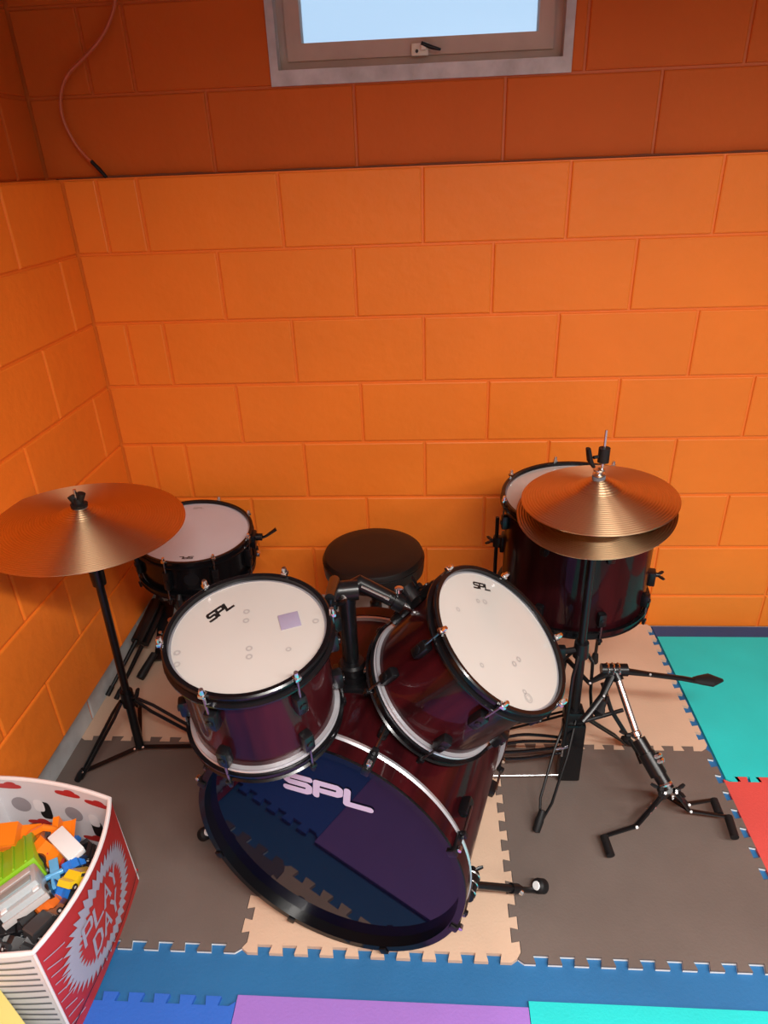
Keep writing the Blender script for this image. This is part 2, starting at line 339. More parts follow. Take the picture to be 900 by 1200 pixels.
# ============================================================ FOAM MATS
def edge(a,b,sgn=1,teeth=10,d=.009,m=.022):
    """outline from a to b (without b) with dovetail teeth; sgn picks the side of the first tooth"""
    a=V((*a,0));b=V((*b,0));u=(b-a);Ln=u.length;u.normalize();n=V((-u.y,u.x,0))*sgn; out=[a]
    if teeth<1: return [(p.x,p.y) for p in out]
    per=(Ln-2*m)/teeth
    for i in range(teeth):
        s=m+i*per
        for f,h in ((.27,-d),(.20,d),(.80,d),(.73,-d)):
            q=a+u*(s+f*per)+n*h; out.append(q)
        if i==0: out.insert(1,a+u*m*.6-n*d)
    out.append(a+u*(Ln-m*.6)-n*d)
    return [(p.x,p.y) for p in out]
def rev(a,b,sgn,teeth):                  # same curve as edge(b,a), walked the other way

    e=edge(b,a,sgn,teeth); e.append(a); e=e[::-1]; return e[:-1]
def tile(name,label,x0,x1,y0,y1,m,side,T=(1,1,1,1),z0=.004,z1=.014,rot=0,group=None):
    # canonical curves: horizontal seams run +x, vertical seams run +y, so neighbours share them
    t=lambda f:10 if f else 0
    poly=edge((x0,y0),(x1,y0),1,t(T[0]))+edge((x1,y0),(x1,y1),1,t(T[1]))+rev((x1,y1),(x0,y1),1,t(T[2]))+rev((x0,y1),(x0,y0),1,t(T[3]))
    cx,cy=(x0+x1)/2,(y0+y1)/2; k=.9975
    poly=[((x-cx)*k+cx,(y-cy)*k+cy) for x,y in poly]
    q=[poly[0]]
    for p in poly[1:]:
        if (V(p)-V(q[-1])).length>1e-5: q.append(p)
    mb=MB(); zm=z0+(z1-z0)*.55
    n=len(q)
    mb.add([(x,y,z1) for x,y in q],[tuple(range(n))],0)
    mb.add([(x,y,z) for z in (zm,z1) for x,y in q],[(i,(i+1)%n,n+(i+1)%n,n+i) for i in range(n)],0)
    mb.add([(x,y,z) for z in (z0,zm) for x,y in q],[(i,(i+1)%n,n+(i+1)%n,n+i) for i in range(n)],1)
    mb.add([(x,y,z0) for x,y in q],[tuple(range(n))[::-1]],1)
    o=mb.build(name,[m,side],None,smooth=False); tag(o,label,'mat',group); return o
gx=[.006,.620,1.235,1.852]; gy=[-.004,-.606,-1.218]
G='interlocking foam tiles under the drum kit'
tile('foam_mat','tan foam mat tile against the left wall under the snare drum',-.04,gx[1],gy[1],gy[0],M['tan'],M['tan'],(1,1,0,0),group=G)
tile('foam_mat','brown foam mat tile hidden beneath the rear of the bass drum',gx[1],gx[2],gy[1],gy[0],M['brown'],M['foam_side'],(1,1,0,1),group=G)
tile('foam_mat','tan foam mat tile at the back wall under the floor tom',gx[2],gx[3],gy[1],gy[0],M['tan'],M['tan'],(1,1,0,1),group=G)
tile('foam_mat','brown foam mat tile between the toy bin and the bass drum',-.04,gx[1],gy[2],gy[1],M['brown'],M['foam_side'],(1,1,1,0),group=G)
tile('foam_mat','tan foam mat tile under the front of the bass drum',gx[1],gx[2],gy[2],gy[1],M['tan'],M['tan'],(1,1,1,1),group=G)
tile('foam_mat','brown foam mat tile under the collapsed snare stand on the right',gx[2],gx[3],gy[2],gy[1],M['brown'],M['foam_side'],(1,1,1,1),group=G)
mb=MB(); slab(mb,-.04,XR-.02,-1.345,-.004,.0,.0035); o=mb.build('underlay_mat',M['blue'],smooth=False); tag(o,'deep blue foam underlay showing as a strip in front of the brown and tan tiles','mat')
mb=MB(); mb.prism([(1.868,-.073),(XR-.05,-.073),(XR-.05,-.010),(1.868,-.010)],.0036,.008); o=mb.build('foam_strip',M['navystrip'],smooth=False); tag(o,'narrow navy foam strip between the teal tile and the back wall','mat')
z=.0036; t_=.0125
G2='coloured play mat tiles around the kit'
tile('play_mat','teal play mat tile right of the drum kit against the wall strip',1.868,2.478,-.713,-.075,M['teal'],M['teal'],(1,0,0,0),z,t_,group=G2)
tile('play_mat','red play mat tile right of the drum kit',1.860,2.478,-1.322,-.713,M['red'],M['red'],(0,0,1,0),z,t_,group=G2)
tile('play_mat','red play mat tile farther right beside the teal one',2.478,3.09,-.713,-.075,M['red'],M['red'],(1,0,0,0),z,t_,group=G2)
tile('play_mat','teal play mat tile farther right beside the red one',2.478,3.09,-1.322,-.713,M['teal'],M['teal'],(0,0,1,0),z,t_,group=G2)
z=.0005
cols=['bblue','purple','teal','red','bblue']
tile('play_mat','bright blue play mat tile in front of the toy bin',.03,.635,-1.935,-1.325,M['bblue'],M['bblue'],(0,0,1,0),z,t_,group=G2)
tile('play_mat','purple play mat tile at the bottom middle of the photo',.635,1.247,-1.935,-1.312,M['purple'],M['purple'],(0,0,0,0),z,t_,group=G2)
tile('play_mat','turquoise play mat tile at the bottom right of the photo',1.247,1.90,-1.935,-1.300,M['teal'],M['teal'],(0,0,0,0),z,t_,group=G2)
names={'bblue':'blue','purple':'purple','teal':'teal','red':'red'}
for r_,seq in enumerate((['teal','red','bblue','purple'],['purple','bblue','red','teal'])):
    for c_,q in enumerate(seq):
        tile('play_mat','%s play mat tile %s, %s'%(names[q],['just behind the camera','well behind the camera'][r_],['by the left wall','left of the middle','right of the middle','farthest to the right'][c_]),.03+.61*c_,.64+.61*c_,-2.55-.61*r_,-1.94-.61*r_,M[q],M[q],(0,0,0,0),z,t_,group=G2)
ZM=.014
# ============================================================ DRUMS
def drum(root,R,h,shell,nlug,lug0,head=None,hoop='black',full_lug=True,botlug=None,hd=.014,flesh_bot=True,wings=False):
    """drum along local z, playing head at z=0, shell going down to z=-h"""
    rs=R-.013
    MB().lathe([(rs,-.006),(rs,-h+.006),(rs-.008,-h+.006),(rs-.008,-.006)],n=96,closed=True).build('shell',M[shell],root)
    # the shell as an open tube with an inner face
    hb=MB().disc(R-.009,-.004); batter=hb.build('batter_head',M[head or 'head'],root)
    MB().lathe([(rs-.001,-.003),(rs+.006,-.0045),(rs+.0065,-.016),(rs+.001,-.016)],n=96,closed=True).build('flesh_ring',M['alu'],batter)
    MB().disc(R-.009,-h+.004).build('resonant_head',M[head or 'head'],root)
    def hoop_(nm,s,base):
        # triple flange hoop: s = direction outward along the axis
        pr=[(R-.010,base-.012*s),(R-.0095,base+hd*.55*s),(R-.002,base+hd*.62*s),(R+.001,base+hd*.45*s),(R-.003,base+hd*.25*s),(R-.0035,base-.009*s),(R+.0035,base-.012*s),(R+.0035,base-.0155*s),(R-.006,base-.0155*s)]
        return MB().lathe(pr,n=96,closed=True).build(nm,M[hoop],root)
    hoop_('hoop',1,-.002); hoop_('hoop',-1,-h+.002)
    if flesh_bot:
        MB().lathe([(rs-.001,-h+.014),(rs+.008,-h+.0145),(rs+.0095,-h+.0165),(rs+.008,-h+.019),(rs+.0055,-h+.0195),(rs+.005,-h+.0225),(rs+.0075,-h+.023),(rs+.0075,-h+.0255),(rs-.001,-h+.026)],n=96,closed=True).build('resonant_ring',M['alu'],root)
    for k in range(nlug):
        a=math.radians(lug0)+2*PI*k/nlug
        lugpair(root,rs,R,h,a,0,-1,full_lug)
        if full_lug: lugpair(root,rs,R,h,a+(math.radians(botlug) if botlug else 0),1,1,full_lug)
def lugpair(root,rs,R,h,a,end,s,full):
    er=V((math.cos(a),math.sin(a),0)); rot=Mx((er,V((-er.y,er.x,0)),V((0,0,1)))).transposed()
    z0=0 if end==0 else -h; L_=min(.058,h*.35)
    mb=MB(); zc=z0+s*L_ if full else -h/2
    ln=.036 if full else h*.45
    mb.box(er*(rs+.009)+V((0,0,zc)),(.022,.022,ln*1.15),rot,b=.007)
    mb.lathe([(0,-.001),(.007,0),(.007,.006),(0,.008)],er*(rs+.016)+V((0,0,zc)),er,n=12)
    lug=mb.build('lug',M['matteblack'],root)
    for e in ((z0,s),) if full else ((0,-1),(-h,1)):
        z_,d=e; b=MB(); P=er*(R+.0015)
        b.cyl(P+V((0,0,z_-d*.006)),P+V((0,0,zc)),.0026,8)
        b.build('tension_rod',M['rod'],lug)
        b=MB(); b.box(P*1.0+V((0,0,z_-d*.008)),(.012,.012,.008),rot,b=.002); b.lathe([(0,0),(.005,0),(.005,.008),(.0038,.012),(0,.012)],P+V((0,0,z_-d*.010)),V((0,0,-d)),n=10)
        b.build('rod_claw',M['matteblack'] if d>0 else M['chrome'],lug)
def logo(parent,txt,r,ang,wid,hgt,mt,z=-.0035,wd=.3,slant=.25,name='printed_logo',flip=1):
    """text standing on the radius at polar angle ang, its top pointing outward"""
    a=math.radians(ang); er=V((math.cos(a),math.sin(a),0)); et=V((er.y,-er.x,0))
    n=len(txt); lw=wid/(n*1.28-.28)
    g=lambda x,y:er*(r+y)+et*x+V((0,0,z))
    mb=MB(); word(mb,txt,0,0,1,1,0,wd,g)if False else None
    X=-wid/2
    for ch in txt:
        for st in GL[ch]: ribbon(mb,[(X+(p[0])*lw+p[1]*hgt*slant,p[1]*hgt) for p in st],wd*hgt,g)
        X+=lw*1.28
    return mb.build(name,mt,parent,smooth=False)
def child(root,name): return [o for o in root.children if o.name.split('.')[0]==name][0]
def dots(root,pts,mt,z=-.0036):
    for x,y,r in pts:
        mb=MB(); mb.add([(x+(r if k%2 else r*.5)*math.cos(PI*(k//2)/8),y+(r if k%2 else r*.5)*math.sin(PI*(k//2)/8),z) for k in range(32)],[(2*k,2*k+1,(2*k+3)%32,(2*k+2)%32) for k in range(16)]); mb.build('head_mark',mt,root,smooth=False)
def wingnut(mb,c,ax,w=.022):
    ax=V(ax).normalized(); t=ax.cross(V((0,0,1))); t=t.normalized() if t.length>.1 else V((1,0,0))
    mb.lathe([(0,0),(.007,0),(.006,.012),(0,.013)],c,ax,n=14)
    for s in(-1,1): mb.tube([V(c)+ax*.006+t*s*.004,V(c)+ax*.014+t*s*w*.6,V(c)+ax*.020+t*s*w],[.004,.006,.0045],8,flat=.6)
def bracket_box(root,rs,a,z,name='leg_bracket'):
    er=V((math.cos(a),math.sin(a),0)); rot=Mx((er,V((-er.y,er.x,0)),V((0,0,1)))).transposed(); mb=MB()
    mb.box(er*(rs+.004)+V((0,0,z)),(.012,.045,.05),rot,b=.004); mb.box(er*(rs+.019)+V((0,0,z)),(.026,.024,.034),rot,b=.006); wingnut(mb,er*(rs+.03)+V((0,0,z)),er,.02)
    return mb.build(name,M['matteblack'],root)
# --- left rack tom
LT=dict(c=V((.737,-1.179,.868)),n=V((.0,-.163,.987)),R=.1445,h=.219)
lt=thing('rack_tom','rack tom with cream head facing up, mounted left of the post above the bass drum','drum',LT['c'],axrot(LT['n']))
drum(lt,LT['R'],LT['h'],'wine',6,-106,head='head',botlug=0)
bh=child(lt,'batter_head')
logo(bh,'SPL',.074,141,.050,.017,M['print'])
dots(bh,[(-.015,.052,.006),(-.011,.030,.006),(.008,-.034,.006),(.012,-.052,.006),(.075,-.035,.005),(-.112,-.045,.006),(-.105,-.07,.006),(.112,.03,.006)],M['ghost'])
mb=MB(); mb.box((.066,.030,-.0030),(.036,.036,.0022),Mx.Rotation(.35,3,'Z'),b=.001); mb.build('damper_gel',M['violet'],bh)
rsL=LT['R']-.013
mb=MB(); a=math.radians(33); er=V((math.cos(a),math.sin(a),0)); mb.box(er*(rsL+.006)+V((0,0,-.075)),(.016,.05,.07),Mx.Rotation(a,3,'Z'),b=.005); mb.box(er*(rsL+.022)+V((0,0,-.06)),(.03,.034,.04),Mx.Rotation(a,3,'Z'),b=.008)
tb=mb.build('mount_bracket',M['matteblack'],lt)
mb=MB(); wingnut(mb,er*(rsL+.03)+V((0,0,-.03)),(0,0,1),.024); mb.build('wing_nut',M['matteblack'],tb)
# --- right rack tom
RT=dict(c=V((1.183,-1.042,.755)),n=V((.600,-.200,.774)),R=.162,h=.222)
rt=thing('rack_tom','rack tom with cream head tilted steeply to the right, mounted right of the post','drum',RT['c'],axrot(RT['n']))
drum(rt,RT['R'],RT['h'],'wine',6,-157,head='head',botlug=0)
bh=child(rt,'batter_head')
logo(bh,'SPL',.112,108,.044,.013,M['print'])
dots(bh,[(-.03,.075,.006),(-.048,.068,.005),(.045,-.03,.006),(.032,-.046,.006),(-.05,-.085,.005),(-.10,.02,.005),(.05,-.1,.005)],M['ghost'])
mb=MB()
for r_ in (.010,.006): mb.add([(.058+(r_ if k%2 else r_*.8)*math.cos(PI*(k//2)/8),-.110+(r_ if k%2 else r_*.8)*math.sin(PI*(k//2)/8),-.0036) for k in range(32)],[(2*k,2*k+1,(2*k+3)%32,(2*k+2)%32) for k in range(16)])
mb.build('round_stamp',M['ghost'],bh,smooth=False)
# --- floor tom
FT=dict(c=V((1.461,-.417,.748)),n=V((-.0,-.03,1)),R=.215,h=.315)
ft=thing('floor_tom','large dark floor tom on legs in front of the back wall, behind the hi-hat','drum',FT['c'],axrot(FT['n']))
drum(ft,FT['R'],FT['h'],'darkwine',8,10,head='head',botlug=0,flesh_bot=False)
rsF=FT['R']-.013
for dg,top,bot in ((168,-.09,-.734),(48,-.03,-.734),(285,-.16,-.734)):
    a=math.radians(dg); z=-.17
    if dg==285: continue
    b=bracket_box(ft,rsF,a,z,'leg_bracket')
    er=V((math.cos(a),math.sin(a),0))*(rsF+.022)
    mb=MB(); mb.cyl(er+V((0,0,top)),er+V((0,0,bot+.03)),.0055,10); lg=mb.build('leg',M['matteblack'],ft)
    mb=MB(); mb.lathe([(0,0),(.012,0),(.013,.006),(.010,.035),(.007,.04),(0,.04)],er+V((0,0,bot)),n=16); mb.build('rubber_foot',M['rubber'],lg)
# third leg, at the rear
a=math.radians(100); b=bracket_box(ft,rsF,a,-.17); er=V((math.cos(a),math.sin(a),0))*(rsF+.022); mb=MB(); mb.cyl(er+V((0,0,-.1)),er+V((0,0,-.705)),.0055,10); lg=mb.build('leg',M['matteblack'],ft)
mb=MB(); mb.lathe([(0,0),(.012,0),(.013,.006),(.010,.035),(.007,.04),(0,.04)],er+V((0,0,-.736)),n=16); mb.build('rubber_foot',M['rubber'],lg)
a=math.radians(-12); er=V((math.cos(a),math.sin(a),0)); mb=MB(); mb.box(er*(rsF+.01)+V((0,0,-.235)),(.02,.03,.045),Mx.Rotation(a,3,'Z'),b=.004); wingnut(mb,er*(rsF+.02)+V((0,0,-.225)),er,.02); mb.build('side_bracket',M['matteblack'],ft)
# --- snare drum
SD=dict(c=V((.300,-.258,.558)),n=V((.068,-.071,.995)),R=.185,h=.130)
sd=thing('snare_drum','shallow black snare drum with white head in the corner behind the crash cymbal','drum',SD['c'],axrot(SD['n']))
drum(sd,SD['R'],SD['h'],'black',8,-78-22.5,head='coated',full_lug=False,flesh_bot=False)
bh=child(sd,'batter_head'); logo(bh,'SPL',.137,-82,.040,.011,M['print']); logo(bh,'SPL',.140,100,.036,.008,M['ghost'],name='small_print')
a=math.radians(4); er=V((math.cos(a),math.sin(a),0)); rs=SD['R']-.013; mb=MB(); mb.box(er*(rs+.012)+V((0,0,-.03)),(.025,.042,.05),Mx.Rotation(a,3,'Z'),b=.005); mb.lathe([(0,0),(.012,0),(.012,.02),(0,.022)],er*(rs+.024)+V((0,0,-.02)),er,n=16)
sf=mb.build('strainer',M['matteblack'],sd)
mb=MB(); mb.tube([er*(rs+.03)+V((0,0,-.03)),er*(rs+.055)+V((0,.01,-.022)),er*(rs+.085)+V((0,.02,-.002))],[.005,.006,.008],10,flat=.6); mb.build('throw_off_lever',M['matteblack'],sf)
mb=MB(); mb.box(er*(rs+.026)+V((0,0,-.085)),(.014,.02,.014),Mx.Rotation(a,3,'Z'),b=.003); mb.build('strainer_screw',M['chrome'],sf)
mb=MB(); mb.lathe([(0,0),(.022,0),(.022,.002),(0,.002)],V((math.cos(math.radians(-78)),math.sin(math.radians(-78)),0))*(rs-.001)+V((0,0,-.065)),(math.cos(math.radians(-78)),math.sin(math.radians(-78)),0),n=24); mb.build('badge',M['matteblack'],sd)
# --- bass drum
BN=V((-.284,-.959,0)); BR=.298; BC=V((.8277,-1.193,.314)); BH=.462
x=V((0,0,1)).cross(BN).normalized(); Rb=Mx((x,BN.cross(x),BN)).transposed()      # local y up, local x to the right as seen from the front
bd=thing('bass_drum','wine red bass drum with dark navy front head lettered SPL standing on its side','drum',BC,Rb)
rb=BR-.012; d0=-.040
MB().lathe([(rb,d0),(rb,-BH+.04),(rb-.008,-BH+.04),(rb-.008,d0)],n=128,closed=True).build('shell',M['wine'],bd)
fh=MB().disc(BR-.014,-.023).build('front_head',M['navyhead'],bd)
MB().disc(BR-.014,-BH+.016).build('rear_head',M['head'],bd)
def bhoop(z0,z1,m): return MB().lathe([(BR-.013,z1),(BR-.011,z0),(BR-.002,z0),(BR,z0-.002*(1 if z0>z1 else -1)),(BR,z1)],n=128,closed=True).build('hoop',m,bd)
hf=bhoop(0,-.036,M['wine']); hr=bhoop(-BH,-BH+.036,M['wine'])
MB().lathe([(BR-.0145,-.026),(BR-.0142,.0004),(BR-.0005,.0008),(BR+.0006,-.002),(BR+.0006,-.004),(BR-.011,-.0036)],n=128,closed=True).build('hoop_edge',M['black'],hf)
MB().lathe([(rb-.001,-.036),(rb+.011,-.036),(rb+.014,-.041),(rb+.011,-.049),(rb-.001,-.049)],n=128,closed=True).build('flesh_ring',M['alu'],hf)
MB().lathe([(rb-.001,-BH+.036),(rb+.009,-BH+.036),(rb+.010,-BH+.040),(rb+.009,-BH+.044),(rb-.001,-BH+.044)],n=128,closed=True).build('flesh_ring',M['alu'],hr)
def blogo():
    mb=MB(); wd=.0145; lw=.050; lh=.036
    # rounded strokes, straight text set on the front head
    for i,ch in enumerate('SPL'):
        X=-.082+i*.066
        for st in GL[ch]: rstroke(mb,[(X+p[0]*lw+p[1]*lh*.12,.143+p[1]*lh) for p in st],wd,lambda a,b:V((a,b,-.0222)))
    return mb.build('printed_logo',M['lilac'],fh,smooth=False)
blogo()
# ten claws: lug on the shell, rod, and hooked claw at each end
for k in range(8):
    a=math.radians(24+45*k); er=V((math.cos(a),math.sin(a),0)); et=V((-er.y,er.x,0)); rot=Mx((er,et,V((0,0,1)))).transposed()
    for s,ze in ((-1,0),(1,-BH)):
        zl=ze+s*.105
        mb=MB(); mb.box(er*(rb+.010)+V((0,0,zl)),(.022,.020,.040),rot,b=.006); lug=mb.build('lug',M['matteblack'],bd)
        mb=MB(); mb.cyl(er*(BR+.010)+V((0,0,ze+s*.03)),er*(BR+.010)+V((0,0,zl)),.003,8); mb.build('tension_rod',M['rod'],lug)
        mb=MB(); mb.box(er*(BR+.003)+V((0,0,ze+s*.018)),(.006,.018,.044),rot,b=.002); mb.box(er*(BR-.004)+V((0,0,ze-s*.003)),(.016,.016,.005),rot,b=.002); mb.box(er*(BR+.010)+V((0,0,ze+s*.038)),(.014,.014,.010),rot,b=.003)
        cl=mb.build('claw_hook',M['matteblack'],bd)
        mb=MB(); mb.lathe([(0,0),(.005,0),(.005,.010),(0,.012)],er*(BR+.010)+V((0,0,ze+s*.012)),V((0,0,-s)),n=10); mb.build('claw_screw',M['chrome'],cl)
# spurs
def spur(side,foot):
    lc=bd.matrix_world.inverted()@foot
    a=math.radians(-28 if side>0 else 208); er=V((math.cos(a),math.sin(a),0)); z=-.125
    rot=Mx((er,V((-er.y,er.x,0)),V((0,0,1)))).transposed()
    mb=MB(); mb.box(er*(rb+.006)+V((0,0,z)),(.014,.05,.07),rot,b=.005); P=er*(rb+.028)+V((0,0,z)); mb.lathe([(0,-.03),(.017,-.03),(.019,-.02),(.019,.02),(.017,.03),(0,.03)],P,V((0,0,1)),n=20); mb.tube([er*(rb+.004)+V((0,0,z)),P],.018,14)
    b=mb.build('spur_bracket',M['matteblack'],bd)
    mb=MB()
    for q in(-.02,0,.02): mb.lathe([(.0195,q-.002),(.021,q),(.0195,q+.002),(.018,q)],P,V((0,0,1)),n=20,closed=True)
    mb.build('bracket_teeth',M['chrome'],b)
    mb=MB(); wingnut(mb,P+V((0,0,-.03)),V((0,0,-1)),.02); mb.build('wing_nut',M['matteblack'],b)
    D=(lc-P); f=P+D*(1-.02/D.length); mb=MB(); mb.cyl(P,P+D*.70,.0085,14); mb.cyl(P+D*.6,f,.0062,12); mb.tube([P+D*.56,P+D*.66],.0115,14); sp=mb.build('spur_leg',M['matteblack'],bd)
    mb=MB(); ax=bd.matrix_world.to_3x3().inverted()@(Rb@D).normalized(); mb.lathe([(0,0),(.006,0),(.006,.01),(0,.01)],P+D*.62+er*.01,er,n=10); mb.build('screw',M['chrome'],sp)
    F=foot; ff=bd.matrix_world.inverted()@(F+V((0,0,.018)))
    mb=MB(); mb.tube([ff-D.normalized()*.020,ff-D.normalized()*.014,ff+D.normalized()*.006,ff+D.normalized()*.012],[.010,.017,.017,.008],18); mb.build('rubber_foot',M['rubber'],sp)
    mb=MB(); mb.tube([ff-D.normalized()*.0225,ff-D.normalized()*.018],[.009,.011],16); mb.build('foot_collar',M['white'],sp)
    # brace between bracket and leg, only on the tube
spur(1,at(634,1044,ZM)); spur(-1,V((.455,-.945,ZM)))
# --- double tom holder: post and two arms
P0=V((.884,-.990,.602)); P1=V((.880,-.975,.815))
th=thing('tom_holder','black double tom holder, upright post rising from the bass drum shell between the rack toms','drum mount',P0)
mb=W(); mb.tube([P0+V((0,0,-.02)),P0+V((0,0,.022))],[.034,.030],24); mb.box(P0+V((0,0,-.004)),(.10,.085,.022),b=.008); mb.lathe([(.026,.015),(.029,.02),(.029,.042),(.025,.048)],P0,n=24,closed=False); sk=mb.build('base_socket',M['matteblack'],th)
mb=W(); wingnut(mb,P0+V((.028,-.012,.033)),(1,-.4,.1),.02); mb.build('wing_bolt',M['chrome'],sk)
mb=W(); mb.tube([P0,P1],.0145,20); mb.tube([P1-V((0,0,.16)),P1-V((0,0,.02))],.0175,20); mb.build('post',M['matteblack'],th)
mb=W(); mb.tube([P1+V((-.022,-.004,.0)),P1+V((.024,.004,.0))],.021,20); mb.tube([P1-V((0,0,.03)),P1+V((0,0,.004))],.019,18); hub=mb.build('hub',M['matteblack'],th)
mb=W(); mb.lathe([(0,0),(.008,0),(.008,.006),(0,.008)],P1+V((-.004,-.019,-.004)),(0,-1,.2),n=12); mb.build('hub_bolt',M['chrome'],hub)
RTm=rt.matrix_world; aR=math.radians(128); erR=V((math.cos(aR),math.sin(aR),0)); rsR=RT['R']-.013
E1=RTm@(erR*(rsR+.026)+V((0,0,-.075)))
A0=P1+V((.018,0,.004)); K=P1+V((.055,.02,.035))
K1=aty(420,683,-.955); E1m=aty(500,722,-.955)
mb=W(); mb.tube([P1,K1,K1+(E1m-K1)*.55],[.016,.017,.015],18); arm=mb.build('right_arm',M['matteblack'],th)
mb=W(); mb.tube([K1+(E1m-K1)*.05+V((0,-.016,.006)),K1+(E1m-K1)*.45+V((0,-.014,.006))],.003,8); mb.build('arm_memory_rail',M['chrome'],arm)
mb=W(); mb.tube([K1+(E1m-K1)*.5,E1m],.008,14); mb.build('arm_rod',M['chrome'],th)
mb=W(); mb.tube([K1+(E1m-K1)*.50,K1+(E1m-K1)*.64],.019,18); c_=mb.build('arm_clamp',M['matteblack'],th)
mb=W(); q=K1+(E1m-K1)*.57; mb.cyl(q,q+V((.004,-.006,.035)),.005,10); mb.lathe([(0,0),(.009,0),(.009,.008),(0,.01)],q+V((.004,-.006,.030)),(0,0,1),n=12); mb.build('clamp_key_bolt',M['chrome'],c_)
q=at(482,728,.77)
# L-shaped left arm to the left tom
mb=W(); LTm=lt.matrix_world; a=math.radians(33); Lb=LTm@(V((math.cos(a),math.sin(a),0))*(rsL+.022)+V((0,0,-.06)))
mb.tube([P1,P1+V((-.025,.02,.01)),Lb+V((.0,.0,.05))],[.013,.012,.010],14); mb.tube([Lb+V((0,0,.052)),Lb+V((0,0,-.05))],.007,12); mb.build('left_arm',M['matteblack'],th)
# bracket on the right tom that takes the arm
rot=(Mx.Rotation(aR,3,'Z')); Rm=rt.matrix_world.inverted()
Eb=Rm@E1m
mb=MB(); eb=V((Eb.x,Eb.y,0)).normalized(); ro=Mx((eb,V((-eb.y,eb.x,0)),V((0,0,1)))).transposed()
mb.box(eb*(rsR+.006)+V((0,0,Eb.z)),(.016,.055,.07),ro,b=.006); mb.tube([eb*(rsR+.004)+V((0,0,Eb.z)),eb*(rsR+.046)+V((0,0,Eb.z))],[.028,.024],20)
tb=mb.build('mount_bracket',M['matteblack'],rt)
mb=MB(); wingnut(mb,eb*(rsR+.03)+V((0,0,Eb.z+.024)),(0,0,1),.026); mb.build('wing_nut',M['matteblack'],tb)
mb=MB(); mb.lathe([(0,0),(.006,0),(.006,.01),(0,.011)],eb*(rsR+.04)+V((.0,-.012,Eb.z-.015)),eb,n=10); mb.build('key_bolt',M['chrome'],tb)
# ============================================================ CYMBALS AND STANDS
def cymbal(name,label,c,n,R,flip=1,grp=None,hgt=.032,bellr=.028,group=None):
    t=thing(name,label,'cymbal',c,axrot(n),group=group); N=40; pr=[]
    top=[]
    for i in range(N+1):
        s=i/N; r=.006+(R-.006)*s
        z=-hgt*(s**1.15)
        b=bellr*1.9
        z+= .014*max(0,1-(r/b)**2)**1.3 if r<b else 0
        top.append((r,z*flip))
    pr=top+[(r,z-.0012) for r,z in reversed(top)]
    MB().lathe(pr,n=160,closed=True).build('bronze_disc',M['cymbal'],t)
    return t
CC=V((.214,-.706,.842)); CN=V((.057,.016,.998))
cr=cymbal('crash_cymbal','large bronze crash cymbal on the stand by the left wall','',CN,.24) if False else cymbal('crash_cymbal','large bronze crash cymbal on the stand by the left wall',CC+V((.0,0,.018)),CN,.240,hgt=.034)
HC=V((1.427,-.700,.886)); HN=V((-.07,-.02,.997))
h1=cymbal('hi_hat_cymbal','upper bronze hi-hat cymbal, bell up, in front of the floor tom',HC+V((0,0,.034)),HN,.172,hgt=.036,group='pair of hi-hat cymbals')
h2=cymbal('hi_hat_cymbal','lower bronze hi-hat cymbal, bell down, under the upper one',HC+V((-.006,-.014,-.038)),V((-.12,-.15,.98)),.174,flip=-1,hgt=.014,group='pair of hi-hat cymbals')
def foot_tip(mb,p,d,r=.011,l=.045):
    d=V(d).normalized(); mb.tube([V(p)-d*l,V(p)-d*l*.5,V(p)],[r*.8,r*1.15,r],12)
# crash stand
Bx,By=.198,-.690
cs=thing('cymbal_stand','straight black cymbal stand with double braced tripod by the left wall','stand',(Bx,By,ZM))
top=V((.212,-.703,.70)); low=V((.184,-.676,.055))
mb=W(); mb.tube([low,low+(top-low)*.36],.0125,16); mb.tube([low+(top-low)*.30,top],.0105,16); mb.tube([top-V((0,0,.05)),top+V((0,0,.03))],[.017,.019],18); pl=mb.build('pole',M['matteblack'],cs)
mb=W(); mb.lathe([(0,-.026),(.011,-.026),(.011,.026),(0,.026)],top+V((0,0,.008)),(.2,-1,0),n=16); mb.lathe([(0,0),(.005,0),(.004,.004),(0,.005)],top+V((.008,-.018,.012)),(.3,-1,.3),n=12,mi=0); tl=mb.build('tilter',M['matteblack'],cs)
mb=W(); mb.lathe([(0,0),(.0055,0),(.0045,.004),(0,.005)],top+V((.013,-.024,.010)),(.3,-1,.3),n=12); mb.build('tilter_bolt',M['chrome'],tl)
mb=W(); mb.cyl(top,CC+V((0,0,.075)),.004,10); mb.build('top_rod',M['chrome'],cs)
mb=W(); mb.lathe([(.004,.008),(.019,.008),(.0195,.022),(.018,.030),(.004,.030)],CC,CN,n=24,closed=True); mb.build('felt',M['felt'],cs)
mb=W(); mb.lathe([(0,.030),(.019,.030),(.020,.037),(.012,.040),(.010,.052),(0,.053)],CC,CN,n=20); mb.tube([CC+V((-.006,0,.042)),CC+V((-.013,.0,.058))],[.008,.009],10); mb.tube([CC+V((.006,0,.042)),CC+V((.014,.002,.064))],[.008,.010],10); mb.build('wing_nut',M['rubber'],cs)
col=low+(top-low)*.30
mb=W(); mb.tube([col-V((0,0,.02)),col+V((0,0,.03))],[.019,.018],18); mb.build('collar',M['matteblack'],cs)
mb=W(); q=col+V((.018,-.006,.012)); mb.cyl(col+V((0,0,.012)),q,.005); mb.tube([q,q+V((.012,.0,.006)),q+V((.020,.0,.028))],[.006,.010,.009],12,flat=.6); mb.build('wing_bolt',M['rubber'],cs)
